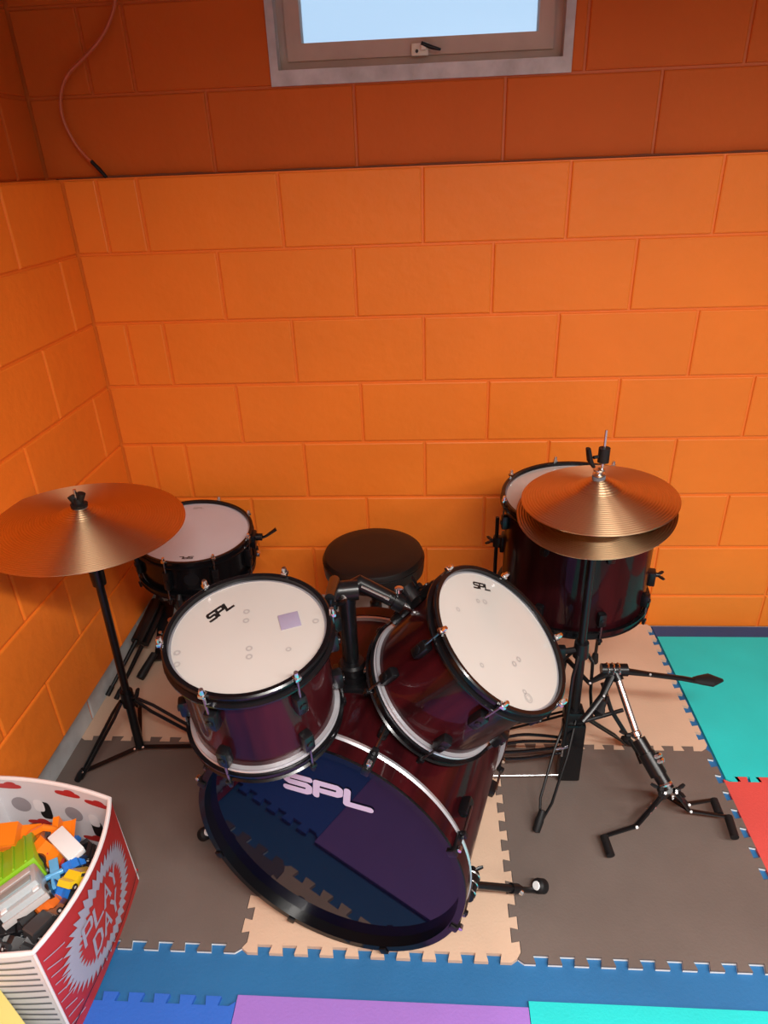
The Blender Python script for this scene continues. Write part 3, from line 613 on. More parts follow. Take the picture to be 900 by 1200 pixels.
def brace_leg(root,pole_lo,pole_hi,foot,w=.009,name='leg',r=.0048,mat_='matteblack'):
    """double-strut leg: two rods from the collar to the foot and a link back to the foot of the pole"""
    d=(V(foot)-V(pole_lo)); d.z=0; d.normalize(); t=V((-d.y,d.x,0)); f=V(foot)
    mb=W(); hi=V(pole_hi)+d*.020
    for s in(-1,1): mb.tube([hi+t*s*.004,hi+(f-hi)*.16+t*s*w*1.3,f+(hi-f)*.10+t*s*w*.9,f-d*.012+t*s*.003+V((0,0,.012))],r,8)
    o=mb.build(name,M[mat_],root)
    mb=W(); lo=V(pole_lo)+d*.012; mid=hi+(f-hi)*.86; mb.box((lo+mid)/2,((mid-lo).length,.012,.004),V((1,0,0)).rotation_difference(mid-lo).to_matrix()); mb.build('cross_link',M[mat_],o)
    mb=W(); foot_tip(mb,f+V((0,0,.009)),f-hi,.009,.04); mb.build('rubber_foot',M['rubber'],o)
    mb=W()
    for q in (lo,mid): mb.lathe([(0,0),(.0042,0),(.003,.004),(0,.0045)],q+V((0,-.006,.003)),(0,-.7,.7),n=10)
    mb.build('rivets',M['chrome'],o)
brace_leg(cs,low,col,V((.030,-.775,ZM))); brace_leg(cs,low,col,V((.455,-.655,ZM))); brace_leg(cs,low,col,V((.10,-.47,ZM)))
# hi-hat stand
hs=thing('hi_hat_stand','black hi-hat stand with folded pedal and braced legs right of the bass drum','stand',(1.432,-.705,ZM))
lo=V((1.432,-.712,.03)); hi=V((1.430,-.700,.82)); hc=V((1.431,-.702,.455))
mb=W(); mb.tube([lo+V((0,0,.15)),hc+V((0,0,.02))],.0125,16); mb.tube([hc,hi],.0100,16); mb.build('pole',M['matteblack'],hs)
mb=W(); mb.cyl(hi,V((1.4285,-.699,1.045)),.0030,10); mb.build('pull_rod',M['chrome'],hs)
mb=W(); mb.lathe([(.003,.0),(.015,0),(.015,.014),(.003,.014)],HC+V((0,0,-.040)),(0,0,1),n=20,closed=True); mb.lathe([(0,-.012),(.02,-.012),(.013,0),(0,0)],HC+V((0,0,-.045)),(0,0,1),n=20); mb.build('lower_seat',M['rubber'],hs)
mb=W(); mb.lathe([(.003,.036),(.0145,.036),(.0145,.052),(.003,.052)],HC,HN,n=20,closed=True); mb.build('felt',M['felt'],hs)
mb=W(); mb.lathe([(.003,.053),(.013,.053),(.014,.058),(.008,.060),(.007,.064),(.013,.066),(.013,.070),(.003,.071)],HC,HN,n=20,closed=True); mb.build('clutch_nut',M['chrome'],hs)
mb=W(); mb.tube([HC+V((.002,0,.085)),HC+V((.002,0,.118))],[.0125,.0125],16); mb.tube([HC+V((-.012,-.006,.100)),HC+V((-.022,-.010,.100))],.004,8); mb.build('clutch',M['rubber'],hs)
mb=W(); mb.tube([HC+V((-.020,-.010,.078)),HC+V((-.030,-.012,.095)),HC+V((-.036,-.012,.122))],[.007,.011,.009],12,flat=.55); mb.build('clutch_wing',M['rubber'],hs)
mb=W(); mb.tube([hc-V((0,0,.022)),hc+V((0,0,.022))],[.020,.018],18); mb.tube([hc,hc+V((-.045,-.010,.0))],.008,10); mb.box(hc+V((-.052,-.012,0)),(.022,.02,.034),b=.005); mb.build('collar',M['matteblack'],hs)
cl2=V((1.431,-.705,.235)); mb=W(); mb.tube([cl2-V((0,0,.03)),cl2+V((0,0,.03))],.021,18); mb.box(cl2+V((0,0,-.0)),(.052,.045,.045),b=.006); mb.build('lower_collar',M['matteblack'],hs)
# pedal plate folded up against the pole
mb=W(); mb.box((1.430,-.724,.125),(.060,.034,.205),b=.005); mb.build('pedal_plate',M['black'],hs)
mb=W(); mb.box((1.403,-.735,.16),(.010,.014,.035),b=.002); mb.tube([(1.385,-.742,.145),(1.403,-.742,.150),(1.418,-.744,.158)],.0035,8); mb.tube([(1.403,-.742,.120),(1.403,-.742,.175)],.003,8); mb.build('spring_adjuster',M['chrome'],hs)
# three legs, each a doubled rod
brace=[(V((1.318,-.905,ZM)),.012),(V((1.64,-.60,ZM)),.010),(V((1.24,-.55,ZM)),.010)]
for f,wd in brace:
    d=(f-lo); d.z=0; d.normalize(); t=V((-d.y,d.x,0)); mb=W(); a=cl2+d*.015
    for s in (-1,1): mb.tube([a+t*s*.012,a+(f-a)*.3+t*s*wd*1.5,a+(f-a)*.72+t*s*wd*1.3,f-d*.03+t*s*.003+V((0,0,.022))],.0036,8)
    lg=mb.build('leg',M['matteblack'],hs)
    mb=W(); foot_tip(mb,f+V((0,0,.010)),(f-a),.010,.055); mb.build('rubber_foot',M['rubber'],lg)
    mb=W(); mb.tube([hc+d*.015-V((0,0,.01)),hc+d*.045-V((0,0,.06)),cl2+d*.05+V((0,0,.06)),a+(f-a)*.25],.0045,8); mb.build('upper_strut',M['matteblack'],lg)
# base wires running from the pedal towards the bass drum
mb=W()
for z_,y_,b_ in ((.155,-.71,.022),(.150,-.72,.012),(.142,-.73,-.006),(.132,-.74,-.012)):
    s0=V((1.405,y_-.0,z_)); e0=V((1.205,y_-.01,z_-.015)); mb.tube(smoothpath([s0,s0+(e0-s0)*.3+V((0,0,b_*.7)),s0+(e0-s0)*.6+V((0,0,b_)),e0+V((0,0,b_*.2)),e0]),.0042,8)
mb.build('base_wires',M['black'],hs)
mb=W(); mb.cyl((1.420,-.735,.040),(1.195,-.745,.040),.0030,10); mb.build('base_rod',M['chrome'],hs)
mb=W(); mb.tube([(1.205,-.720,.145),(1.197,-.735,.09),(1.195,-.745,.040)],.006,10); mb.lathe([(0,-.008),(.009,-.008),(.009,.008),(0,.008)],(1.195,-.745,.040),(1,0,0),n=12); mb.build('rod_joint',M['black'],hs)
# collapsed snare stand leaning back, arms folded out
ss=thing('snare_stand','collapsed black snare stand leaning over on the brown mat, one arm stretched right','stand',(1.655,-.80,ZM))
b0=V((1.668,-.800,.045)); b1=V((1.640,-.800,.165)); t0=at(752,872,.21); tp=at(722,790,.345)
crown=at(783,925,.15)
mb=W(); mb.tube([b0,crown],.011,14); mb.tube([crown,at(748,866,.225)],[.017,.0185],18); mb.tube([at(772,908,.17),at(757,882,.205)],.022,18); lt_=mb.build('lower_tube',M['matteblack'],ss)
mb=W(); q=at(768,893,.188); dd=(tp-crown).normalized(); mb.lathe([(.0225,-.005),(.0245,0),(.0225,.005),(.02,0)],q,dd,n=20,closed=True); mb.lathe([(.0225,.008),(.0245,.013),(.0225,.018),(.02,.013)],q,dd,n=20,closed=True); mb.lathe([(.018,0),(.020,.004),(.018,.008)],at(780,921,.155),dd,n=20); mb.lathe([(.0115,0),(.0135,.003),(.0135,.014),(.0115,.017)],at(747,864,.228),dd,n=18); mb.build('chrome_rings',M['chrome'],ss)
mb=W(); mb.tube([at(748,866,.225),tp],.0095,16); mb.build('upper_tube',M['chrome'],ss)
mb=W(); q=at(745,862,.225); wingnut(mb,q+V((-.015,0,0)),(-1,-.2,.1),.018); mb.build('wing_nut',M['rubber'],ss); mb=W(); q=crown; wingnut(mb,q+V((.016,-.004,.004)),(1,-.3,.2),.02); mb.build('wing_nut',M['rubber'],ss); mb=W(); wingnut(mb,q+V((-.016,-.004,.004)),(-1,-.3,.2),.02); mb.build('wing_nut',M['rubber'],ss)
hd=tp+dd*.012
mb=W(); mb.tube([hd-V((.034,0,0)),hd+V((.034,0,0))],.017,18); mb.tube([hd-dd*.03,hd],.014,16); hb=mb.build('basket_hub',M['matteblack'],ss)
mb=W()
for q in (-.018,-.004,.010): mb.lathe([(.0175,-.003),(.0195,0),(.0175,.003),(.016,0)],hd+V((q,0,0)),(1,0,0),n=18,closed=True)
mb.build('hub_rings',M['chrome'],hb)
def basket_arm(pts,tip0,tip1,rr=.0085):
    mb=W(); mb.tube(pts,[rr*1.5]+[rr]*(len(pts)-1),10,flat=.7); a=mb.build('basket_arm',M['matteblack'],ss)
    mb=W(); d=(tip1-tip0).normalized(); mb.tube([tip0-d*.005,tip0+d*.01,tip0+(tip1-tip0)*.55,tip1],[.010,.015,.022,.005],12,flat=.6); mb.build('rubber_tip',M['rubber'],a)
    mb=W(); q=pts[1]; mb.lathe([(0,0),(.004,0),(.003,.005),(0,.005)],q+V((0,-.010,.006)),(0,-.6,.8),n=10); mb.build('rivet',M['chrome'],a)
zA=.345
basket_arm([hd,at(760,790,.345),at(800,795,.34),at(816,798,.34)],at(815,797,.34),at(847,797,.335))
basket_arm([hd,at(706,815,.31),at(690,836,.28),at(682,845,.265)],at(706,822,.29),at(697,838,.25))
basket_arm([hd,at(690,800,.34),at(664,772,.36),at(653,778,.35)],at(660,772,.355),at(648,790,.35))
mb=W(); mb.tube([at(685,845,.22),at(730,832,.235)],.0055,10); mb.tube([at(706,800,.30),at(716,832,.24),at(746,880,.12),at(752,895,.10)],.006,10); mb.tube([at(712,815,.29),at(704,838,.24)],.005,10); mb.build('folded_struts',M['matteblack'],ss)
mb=W(); mb.box(at(702,832,.24),(.03,.02,.024),b=.006); mb.build('strut_block',M['rubber'],ss)
# tripod of the snare stand
def flatleg(foot,knee,bend,rr=.007,heel=None):
    d=(foot-b0); d.z=0; d.normalize()
    mb=W(); mb.tube([b0+d*.008,knee,foot+V((0,0,.016))],[rr,rr,rr*.8],8,flat=.5); l=mb.build('leg',M['matteblack'],ss)
    mb=W(); mb.tube([crown+d*.014,crown+d*.035-V((0,0,.02)),knee],[rr,rr*.9,rr*.8],8,flat=.6); mb.build('strut',M['matteblack'],l)
    mb=W()
    for q in (b0+d*.02,knee,crown+d*.016): mb.lathe([(0,0),(.0045,0),(.0035,.005),(0,.005)],q+V((0,-.006,.004)),(0,-.7,.7),n=10)
    mb.build('rivets',M['chrome'],l)
    mb=W(); mb.tube([foot+V((0,0,.016)),foot+V((0,0,.012))+bend],[.0105,.0105],12); mb.build('rubber_foot',M['rubber'],l)
    return l
flatleg(at(707,985,ZM+.01),at(745,968,.05),at(713,1003,ZM)-at(705,982,ZM))
flatleg(at(852,962,ZM+.02),at(808,950,.055),at(860,985,ZM)-at(852,962,ZM))
flatleg(at(835,942,ZM+.02),at(806,942,.06),at(842,958,ZM)-at(835,942,ZM))
mb=W(); q=crown+(at(745,968,.05)-crown)*.45; d=(at(745,968,.05)-crown).normalized(); mb.lathe([(.0075,-.004),(.0092,0),(.0075,.004)],q,d,n=14); mb.lathe([(.0075,.014),(.0092,.018),(.0075,.022)],q,d,n=14); mb.build('strut_rings',M['chrome'],ss)
# ============================================================ THRONE
TC=V((.873,-.300,.516))
tr=thing('drum_throne','round black vinyl drum stool behind the bass drum','stool',(TC.x,TC.y,ZM))
mb=W(); mb.lathe([(0,.0),(.09,-.001),(.135,-.004),(.151,-.011),(.157,-.024),(.157,-.050),(.155,-.070),(.146,-.078),(0,-.078)][::-1],TC,n=96); st=mb.build('seat',M['seat'],tr)
mb=W(); mb.lathe([(.1565,-.026),(.1585,-.028),(.1565,-.030)],TC,n=96); mb.build('seam_piping',M['black'],st)
mb=W(); mb.tube([TC-V((0,0,.09)),TC-V((0,0,.34))],.014,16); mb.box(TC-V((0,0,.086)),(.10,.10,.015),b=.004); mb.build('post',M['matteblack'],tr)
mb=W(); mb.tube([TC-V((0,0,.20)),TC-V((0,0,.25))],.02,16); mb.build('collar',M['matteblack'],tr)
for a in (90,210,330):
    f=V((TC.x+.2*math.cos(math.radians(a)),TC.y+.2*math.sin(math.radians(a)),ZM)); brace_leg(tr,V((TC.x,TC.y,.15)),V((TC.x,TC.y,.29)),f,.010,r=.006)
# ============================================================ THINGS IN THE LEFT CORNER
# stand that carries the snare
s3=thing('snare_stand','upright black snare stand carrying the snare drum in the corner','stand',(SD['c'].x,SD['c'].y,ZM))
bz=SD['c']-SD['n']*(SD['h']+.006)
mb=W(); mb.tube([(bz.x,bz.y,.07),(bz.x,bz.y,bz.z-.05)],.0115,16); mb.build('pole',M['matteblack'],s3)
mb=W(); mb.box((bz.x,bz.y,bz.z-.05),(.05,.05,.05),b=.008); mb.build('basket_hub',M['matteblack'],s3)
for a in (30,150,270):
    e=V((math.cos(math.radians(a)),math.sin(math.radians(a)),0)); Rk=SD['R']+.010
    rim=SD['c']-SD['n']*SD['h']+axrot(SD['n'])@(e*Rk)
    mb=W(); mb.tube([V((bz.x,bz.y,bz.z-.05)),bz+e*.10-V((0,0,.035)),rim-V((0,0,.016))],.006,10); ar=mb.build('basket_arm',M['matteblack'],s3)
    mb=W(); mb.tube([rim-V((0,0,.018)),rim+V((0,0,.010)),rim+V((0,0,.022))-e*.006],[.009,.009,.006],10); mb.build('rubber_tip',M['rubber'],ar)
for a in (80,200,320):
    f=V((bz.x+.17*math.cos(math.radians(a)),bz.y+.17*math.sin(math.radians(a)),ZM)); brace_leg(s3,V((bz.x,bz.y,.08)),V((bz.x,bz.y,.20)),f,.009)
# folded stand lying along the wall
fs=thing('folded_stand','folded black stand lying along the left wall, thin legs pointing toward the cymbal stand','stand',(.04,-.22,ZM))
def fl_(u,v,z): return at(u,v,z)
mb=W(); mb.tube([fl_(183,705,.165),fl_(160,752,.115)],.020,14); mb.tube([fl_(190,712,.13),fl_(170,755,.085)],.014,12); mb.build('folded_tubes',M['matteblack'],fs)
for (a,b) in (((160,750,.12),(128,811,.028)),((166,757,.10),(138,815,.026))):
    mb=W(); mb.tube([fl_(*a),fl_(*b)],[.008,.0055],10); lg=mb.build('leg',M['matteblack'],fs)
    mb=W(); p0=fl_(*b); d=(p0-fl_(*a)).normalized(); mb.tube([p0-d*.02,p0+d*.012],.008,10); mb.build('rubber_foot',M['rubber'],lg)
mb=W(); p0=fl_(165,793,.032); d=(p0-fl_(181,766,.07)).normalized(); mb.tube([p0-d*.09,p0-d*.01,p0+d*.006],[.012,.015,.014],14); lg=mb.build('rubber_end',M['rubber'],fs)
# bass drum pedal standing on its heel in the corner
pd=thing('bass_drum_pedal','black foot pedal with chrome screws lying beside the folded stand under the snare drum','pedal',(.12,-.24,ZM))
A=fl_(190,772,.03); B=fl_(196,706,.14)
dv=(B-A).normalized(); sx=dv.cross(V((0,-.6,.8))).normalized(); nz=sx.cross(dv).normalized(); ro=Mx((sx,dv,nz)).transposed()
mb=W(); mb.box((A+B)/2,(.055,(B-A).length,.010),ro,b=.003)
for k in range(5): mb.box(A+(B-A)*(.12+.09*k)+nz*.006,(.046,.004,.004),ro,b=.001)
mb.build('footboard',M['matteblack'],pd)
mb=W(); mb.box(A+dv*.012-nz*.004,(.07,.03,.02),ro,b=.004); mb.build('heel_plate',M['matteblack'],pd)
mb=W(); mb.box(B-sx*.03,(.014,.05,.05),ro,b=.003); mb.box(B+sx*.035,(.014,.05,.05),ro,b=.003); mb.tube([B-sx*.045,B+sx*.055],.007,12); fr=mb.build('yoke',M['matteblack'],pd)
mb=W(); mb.lathe([(0,0),(.009,0),(.009,.008),(0,.009)],fl_(200,727,.12),(0,-.6,.8),n=14); mb.lathe([(0,0),(.006,0),(.006,.012),(0,.012)],fl_(189,742,.09),(0,-.6,.8),n=12); mb.lathe([(0,0),(.006,0),(.006,.012),(0,.012)],fl_(189,748,.085),(0,-.6,.8),n=12); mb.build('chrome_screws',M['chrome'],pd)
#TOYS
# ============================================================ TOY BIN
BZ=.300
bx0,bx1,by0,by1=-.0,.312,-1.402,-1.040
def bulge(t): return 4*t*(1-t)
def wall_pt(side,s,t,off=0):
    """s runs along the wall 0..1, t up 0..1; the tall soft walls bow outward a little"""
    k=bulge(s)*(.25+.75*t)
    if side=='right': return V((bx1+.010*(1-t)+.034*k+off,by0+(by1-.022-by0)*s-.006*(1-t),ZM+(BZ-ZM)*t))
    if side=='front': return V((bx0+(bx1-bx0)*s+.010*(1-t)*(2*s-1),by0-.012*k-off-.006*(1-t),ZM+(BZ-ZM)*t))
    if side=='back': return V((bx0+(bx1-bx0)*s+.010*(1-t)*(2*s-1),by1+.030-.052*s+.014*k+off,ZM+(BZ-ZM)*t))
    if side=='left': return V((bx0-off,by0+(by1+.030-by0)*s,ZM+(BZ-ZM)*t))
tb=thing('toy_bin','open red fabric toy bin with starburst print and striped front, full of toys','toy bin',((bx0+bx1)/2,(by0+by1)/2,ZM))
M['binred']=mat('bin_red_print',(.50,.030,.026),.45,var=.08,vscale=20); M['bingrey']=mat('bin_grey_print',(.42,.42,.50),.45); M['binwhite']=mat('bin_white_cloth',(.72,.70,.72),.6)
M['stripe']=mat('dark_stripe_print',(.16,.17,.19),.5); M['trim']=mat('white_trim',(.85,.82,.82),.55); M['ringgrey']=mat('grey_ring_print',(.33,.30,.32),.6)
M['maroonline']=mat('dark_seam',(.03,.01,.015),.6)
def wallgrid(mb,side,off0,off1,ns=24,nt=8):
    o=len(mb.v); vs=[];fs=[]
    for off in (off0,off1):
        for i in range(ns+1):
            for j in range(nt+1): vs.append(wall_pt(side,i/ns,j/nt,off))
    q=(ns+1)*(nt+1)
    for i in range(ns):
        for j in range(nt):
            a=i*(nt+1)+j; fs.append((a,a+nt+1,a+nt+2,a+1)); fs.append((q+a,q+a+1,q+a+nt+2,q+a+nt+1))
    for j in range(nt): fs.append((j,j+1,q+j+1,q+j)); a=ns*(nt+1); fs.append((a+j,q+a+j,q+a+j+1,a+j+1))
    for i in range(ns): a=i*(nt+1); b=a+nt+1; fs.append((a,q+a,q+b,b)); fs.append((a+nt,b+nt,q+b+nt,q+a+nt))
    mb.add(vs,fs)
for sd_ in ('right','back','left','front'):
    mb=W(); wallgrid(mb,sd_,-.002,.002); wp=mb.build('side_panel',M['binred'] if sd_ in('right','left') else M['binwhite'],tb)
    if sd_=='right': wr=wp
    if sd_=='back': wbk=wp
    if sd_=='front': wfp=wp
    mb=W(); wallgrid(mb,sd_,-.0045,-.0025,24,2); mb.build('lining',M['binwhite'],wp)
mb=W(); ring=[wall_pt('front',i/16,1) for i in range(16)]+[wall_pt('right',i/16,1) for i in range(16)]+[wall_pt('back',1-i/16,1) for i in range(16)]+[wall_pt('left',1-i/16,1) for i in range(16)]
mb.tube(ring,.0052,8,closed=True); mb.build('rim_binding',M['trim'],tb)
mb=W(); mb.tube([wall_pt('right',0,i/8,.001) for i in range(9)],.0032,8); mb.build('corner_binding',M['trim'],tb)
mb=W(); mb.box(((bx0+bx1)/2,(by0+by1)/2,ZM+.004),(bx1-bx0,by1-by0,.006)); mb.build('bottom',M['binred'],tb)
# starburst print on the right panel: s along, t up
g=lambda s,t,o=.0028:wall_pt('right',s,t,o)
def burst(mb,cs,ct,rs_,rt_,n,amp,off):
    c=len(mb.v); mb.v.append(g(cs,ct,off)); k=2*n; R3=6
    for j in range(1,R3+1):
        for i in range(k):
            a=2*PI*i/k; f=(1 if i%2 else 1-amp) if j==R3 else 1-amp*.5; f*=j/R3
            mb.v.append(g(cs+rs_*f*math.cos(a),min(.97,max(.02,ct+rt_*f*math.sin(a))),off))
    for i in range(k): mb.f.append((c,c+1+i,c+1+(i+1)%k)); mb.m.append(0)
    for j in range(R3-1):
        for i in range(k): a=c+1+j*k; mb.f.append((a+i,a+(i+1)%k,a+k+(i+1)%k,a+k+i)); mb.m.append(0)
mb=W(); burst(mb,.50,.50,.44,.43,44,.16,.0042); mb.build('starburst',M['bingrey'],wr,smooth=False)
mb=W(); burst(mb,.50,.50,.30,.30,36,.14,.0054); mb.build('starburst_centre',M['binred'],wr,smooth=False)
mb=W()
for txt,x0_,y0_,lw in (('PLAY',.27,.54,.085),('DAY',.33,.32,.085)):
    X=x0_
    for ch in txt:
        for st in GL[ch]: ribbon(mb,[(X+p_[0]*lw+p_[1]*.01,y0_+p_[1]*.16) for p_ in st],.026,lambda a,b:g(a,b,.0066))
        X+=lw+.035
mb.build('printed_words',M['bingrey'],wr,smooth=False)
mb=W()
rnd=random.Random(3)
for k in range(9):
    t0_=.10+.09*k; s0_=.015+.01*rnd.random(); s1=.10+.06*rnd.random(); ribbon(mb,[(s0_,t0_+.05),((s0_+s1)/2,t0_+.02),(s1,t0_-.01)],.008,lambda a,b:g(a,b,.0044))
mb.build('speed_lines',M['bingrey'],wr,smooth=False)
mb=W(); ribbon(mb,[(i/20,.13+.02*math.sin(i/3)) for i in range(21)],.012,lambda a,b:g(a,b,.0074)); mb.build('fold_seam',M['maroonline'],wr,smooth=False)
gf=lambda s,t:wall_pt('front',s,t,.0028)
mb=W()
for k in range(14): ribbon(mb,[(i/12*.97,.06+.067*k+.006*math.sin(i/2+k)) for i in range(13)],.020,gf)
mb.build('stripes',M['stripe'],wfp,smooth=False)
# lining print: tyre rings, red cars, black and white cars
gb2=lambda s,t:wall_pt('back',s,t,-.0056)
gr2=lambda s,t:wall_pt('right',s,t,-.0056)
def blob(mb,g_,cs,ct,rs_,rt_,n=24,sup=2):
    pts=[]
    for i in range(n):
        a=2*PI*i/n; c_,s_=math.cos(a),math.sin(a); pts.append(g_(cs+rs_*abs(c_)**(2/sup)*(1 if c_>0 else -1),ct+rt_*abs(s_)**(2/sup)*(1 if s_>0 else -1)))
    mb.add(pts,[tuple(range(n))])
mb=W()
for g_,c_,t_c,a,b in ((gb2,.18,.72,.08,.085),(gb2,.62,.70,.075,.08),(gb2,.97,.66,.03,.07),(gb2,.42,.46,.09,.08),(gb2,.90,.40,.06,.07),(gr2,.93,.78,.03,.08),(gr2,.90,.50,.04,.08),(gb2,-.0,.45,.0,.0)): 
    if a: blob(mb,g_,c_,t_c,a,b); mb.build('tyre_print',M['ringgrey'],wbk,smooth=False); mb=W()
mb=W()
for c_,t_c in ((.12,.93),(.62,.93),(.87,.90),(.30,.52),(.75,.44)): blob(mb,gb2,c_,t_c,.11,.028,20,2.6); blob(mb,gb2,c_+.02,t_c+.02,.05,.03,16); mb.build('red_car_print',M['binred'],wbk,smooth=False); mb=W()
mb=W()
for c_,t_c in ((.375,.68),(.80,.58)): blob(mb,gb2,c_,t_c,.050,.10,20,3.5); mb.build('black_car_print',M['print'],wbk,smooth=False); mb=W()
gw=lambda s,t:wall_pt('back',s,t,-.0062)
mb=W()
for c_,t_c in ((.33,.73),(.79,.68)): blob(mb,gw,c_,t_c,.045,.07,20,3); mb.build('white_car_print',M['trim'],wbk,smooth=False); mb=W()
# ------------------------------------------------------------ toys
def plastic(n,c,r=.35): return mat(n,c,r,coat=.2)
P={k:plastic('toy_'+k,c) for k,c in dict(orange=(.90,.23,.012),green=(.25,.56,.02),grey=(.45,.52,.55),white=(.80,.86,.88),blue=(.02,.18,.65),sky=(.12,.45,.80),yellow=(.85,.62,.02),black=(.012,.012,.014),red=(.55,.03,.02),dark=(.04,.045,.05),brown=(.20,.07,.03),silver=(.5,.5,.5),amber=(.75,.16,.02)).items()}
def toy_car(label,cat,loc,rot,L_,col,cab='dark',name='toy_car',wheel='black',hub='silver',kind='car',group=None):
    w_=L_*.44; hh=L_*.20; t=thing(name,label,cat,loc,Euler(rot).to_matrix(),group)
    prof=[(-.5,.06),(-.5,.19),(-.46,.23),(-.30,.25),(-.20,.38),(.10,.38),(.22,.25),(.46,.21),(.5,.14),(.5,.06)]
    if kind=='van': prof=[(-.5,.06),(-.5,.40),(-.46,.44),(.20,.44),(.34,.26),(.48,.22),(.5,.06)]
    if kind=='truck': prof=[(-.5,.06),(-.5,.20),(.10,.20),(.12,.42),(.34,.42),(.42,.24),(.5,.22),(.5,.06)]
    mb=MB(); n=len(prof); f=lambda x,y,z:V((x*L_,z,y*L_))
    mb.prism(prof,-w_/2,w_/2,f); b=mb.build('body',P[col],t,smooth=False)
    mb=MB()
    top=max(y for _,y in prof)
    wx=(-.17,.08) if kind=='car' else ((-.42,.16) if kind=='van' else (.15,.32))
    for s in(-1,1): mb.box(((wx[0]+wx[1])/2*L_,s*(w_/2),(top-.075)*L_),((wx[1]-wx[0])*L_,.0016,.085*L_))
    mb.build('windows',P[cab],b,smooth=False)
    if kind=='truck':
        mb=MB(); mb.box((-.20*L_,0,.225*L_),(.56*L_,w_*1.02,.03*L_),b=.001)
        for s in(-1,1): mb.box((-.20*L_,s*w_*.49,.30*L_),(.56*L_,.02*L_,.14*L_),b=.001)
        mb.box((-.47*L_,0,.30*L_),(.02*L_,w_,.14*L_),b=.001); mb.build('load_bed',P[col],t,smooth=False)
    for sx_ in(-.32,.30):
        for s in(-1,1):
            mb=MB(); mb.lathe([(0,-.035*L_),(.085*L_,-.035*L_),(.095*L_,-.02*L_),(.095*L_,.02*L_),(.085*L_,.035*L_),(0,.035*L_)],(sx_*L_,s*w_*.48,.085*L_),(0,s,0),n=20); wq=mb.build('wheel',P[wheel],t)
            mb=MB(); mb.lathe([(0,0),(.045*L_,0),(.03*L_,.008*L_),(0,.01*L_)],(sx_*L_,s*(w_*.48+.033*L_),.085*L_),(0,s,0),n=14); mb.build('hubcap',P[hub],wq)
    return t
# big green and grey lorry lying on top
A=at(25,1038,.285)
gt=thing('toy_lorry','large green toy lorry with grey cab lying on its side on top of the pile','toy lorry',A,Euler((.25,-.30,math.radians(-55))).to_matrix())
gt.scale=(1.22,1.22,1.22)
mb=MB(); mb.box((-.060,0,.0),(.090,.070,.045),b=.004); 
for q in(-.03,0,.03): mb.box((-.060,q*.7,.0235),(.084,.004,.004),b=.001)
mb.build('green_box',P['green'],gt)
mb=MB(); mb.box((.016,0,-.002),(.055,.066,.040),b=.006); mb.box((.046,0,-.008),(.018,.070,.026),b=.004); cb=mb.build('cab',P['grey'],gt)
mb=MB(); mb.box((.003,0,.0182),(.016,.050,.003),b=.001); mb.build('windscreen',P['silver'],cb)
for s_ in (-1,1):
    mb=MB(); mb.box((.046,s_*.026,.006),(.010,.010,.004),b=.001); mb.build('headlamp',P['white'],cb)
mb=MB(); mb.box((.056,0,-.012),(.006,.074,.012),b=.002); mb.build('bumper',P['silver'],cb)
mb=MB(); mb.box((.030,0,.0195),(.016,.050,.003),b=.001)
mb.build('grille',P['dark'] if False else mat('toy_grille',(.28,.36,.38),.4),cb)
for x_ in (-.085,-.035,.03):
    for s in(-1,1):
        mb=MB(); mb.lathe([(0,-.006),(.014,-.006),(.015,0),(.014,.006),(0,.006)],(x_,s*.032,-.024),(0,1,0),n=18); mb.build('wheel',P['black'],gt)
# orange digger
A=at(18,985,.262)
og=thing('toy_digger','large orange toy digger with raised scoop at the back of the bin','toy digger',A,Euler((.1,.15,.35)).to_matrix())
mb=MB(); mb.prism([(-.05,-.02),(-.055,.015),(-.03,.030),(.005,.028),(.012,.012),(.05,.008),(.055,-.02)],-.028,.028,lambda x,y,z:V((x,z,y))); mb.build('body',P['orange'],og,smooth=False)
mb=MB(); mb.tube([(.03,0,.01),(.06,.0,.030),(.085,0,.016)],[.009,.008,.007],8); ab=mb.build('boom',P['orange'],og)
mb=MB(); mb.prism([(.075,.02),(.085,-.012),(.115,-.016),(.122,.004),(.112,.0),(.094,.0),(.088,.022)],-.030,.030,lambda x,y,z:V((x,z,y))); mb.build('scoop',P['orange'],ab,smooth=False)
mb=MB(); mb.box((-.02,0,.018),(.04,.058,.012),b=.001); mb.build('windows',P['amber'],og)
for x_ in (-.032,.032):
    for s in(-1,1):
        mb=MB(); mb.lathe([(0,-.008),(.018,-.008),(.020,0),(.018,.008),(0,.008)],(x_,s*.030,-.018),(0,1,0),n=18); mb.build('wheel',P['black'],og)
A=at(52,1000,.262)
lr=thing('toy_loader','orange toy loader leaning beside the digger, black wheels showing','toy loader',A,Euler((.35,-.1,-.6)).to_matrix())
mb=MB(); mb.prism([(-.038,-.018),(-.038,.012),(-.014,.030),(.010,.030),(.016,.008),(.040,.004),(.040,-.018)],-.022,.022,lambda x,y,z:V((x,z,y))); mb.build('body',P['orange'],lr,smooth=False)
for x_ in(-.024,.024):
    for s in(-1,1):
        mb=MB(); mb.lathe([(0,-.006),(.015,-.006),(.0165,0),(.015,.006),(0,.006)],(x_,s*.025,-.016),(0,1,0),n=18); wq=mb.build('wheel',P['black'],lr); mb=MB(); mb.lathe([(0,0),(.007,0),(.005,.003),(0,.003)],(x_,s*.031,-.016),(0,s,0),n=12); mb.build('hubcap',P['silver'],wq)
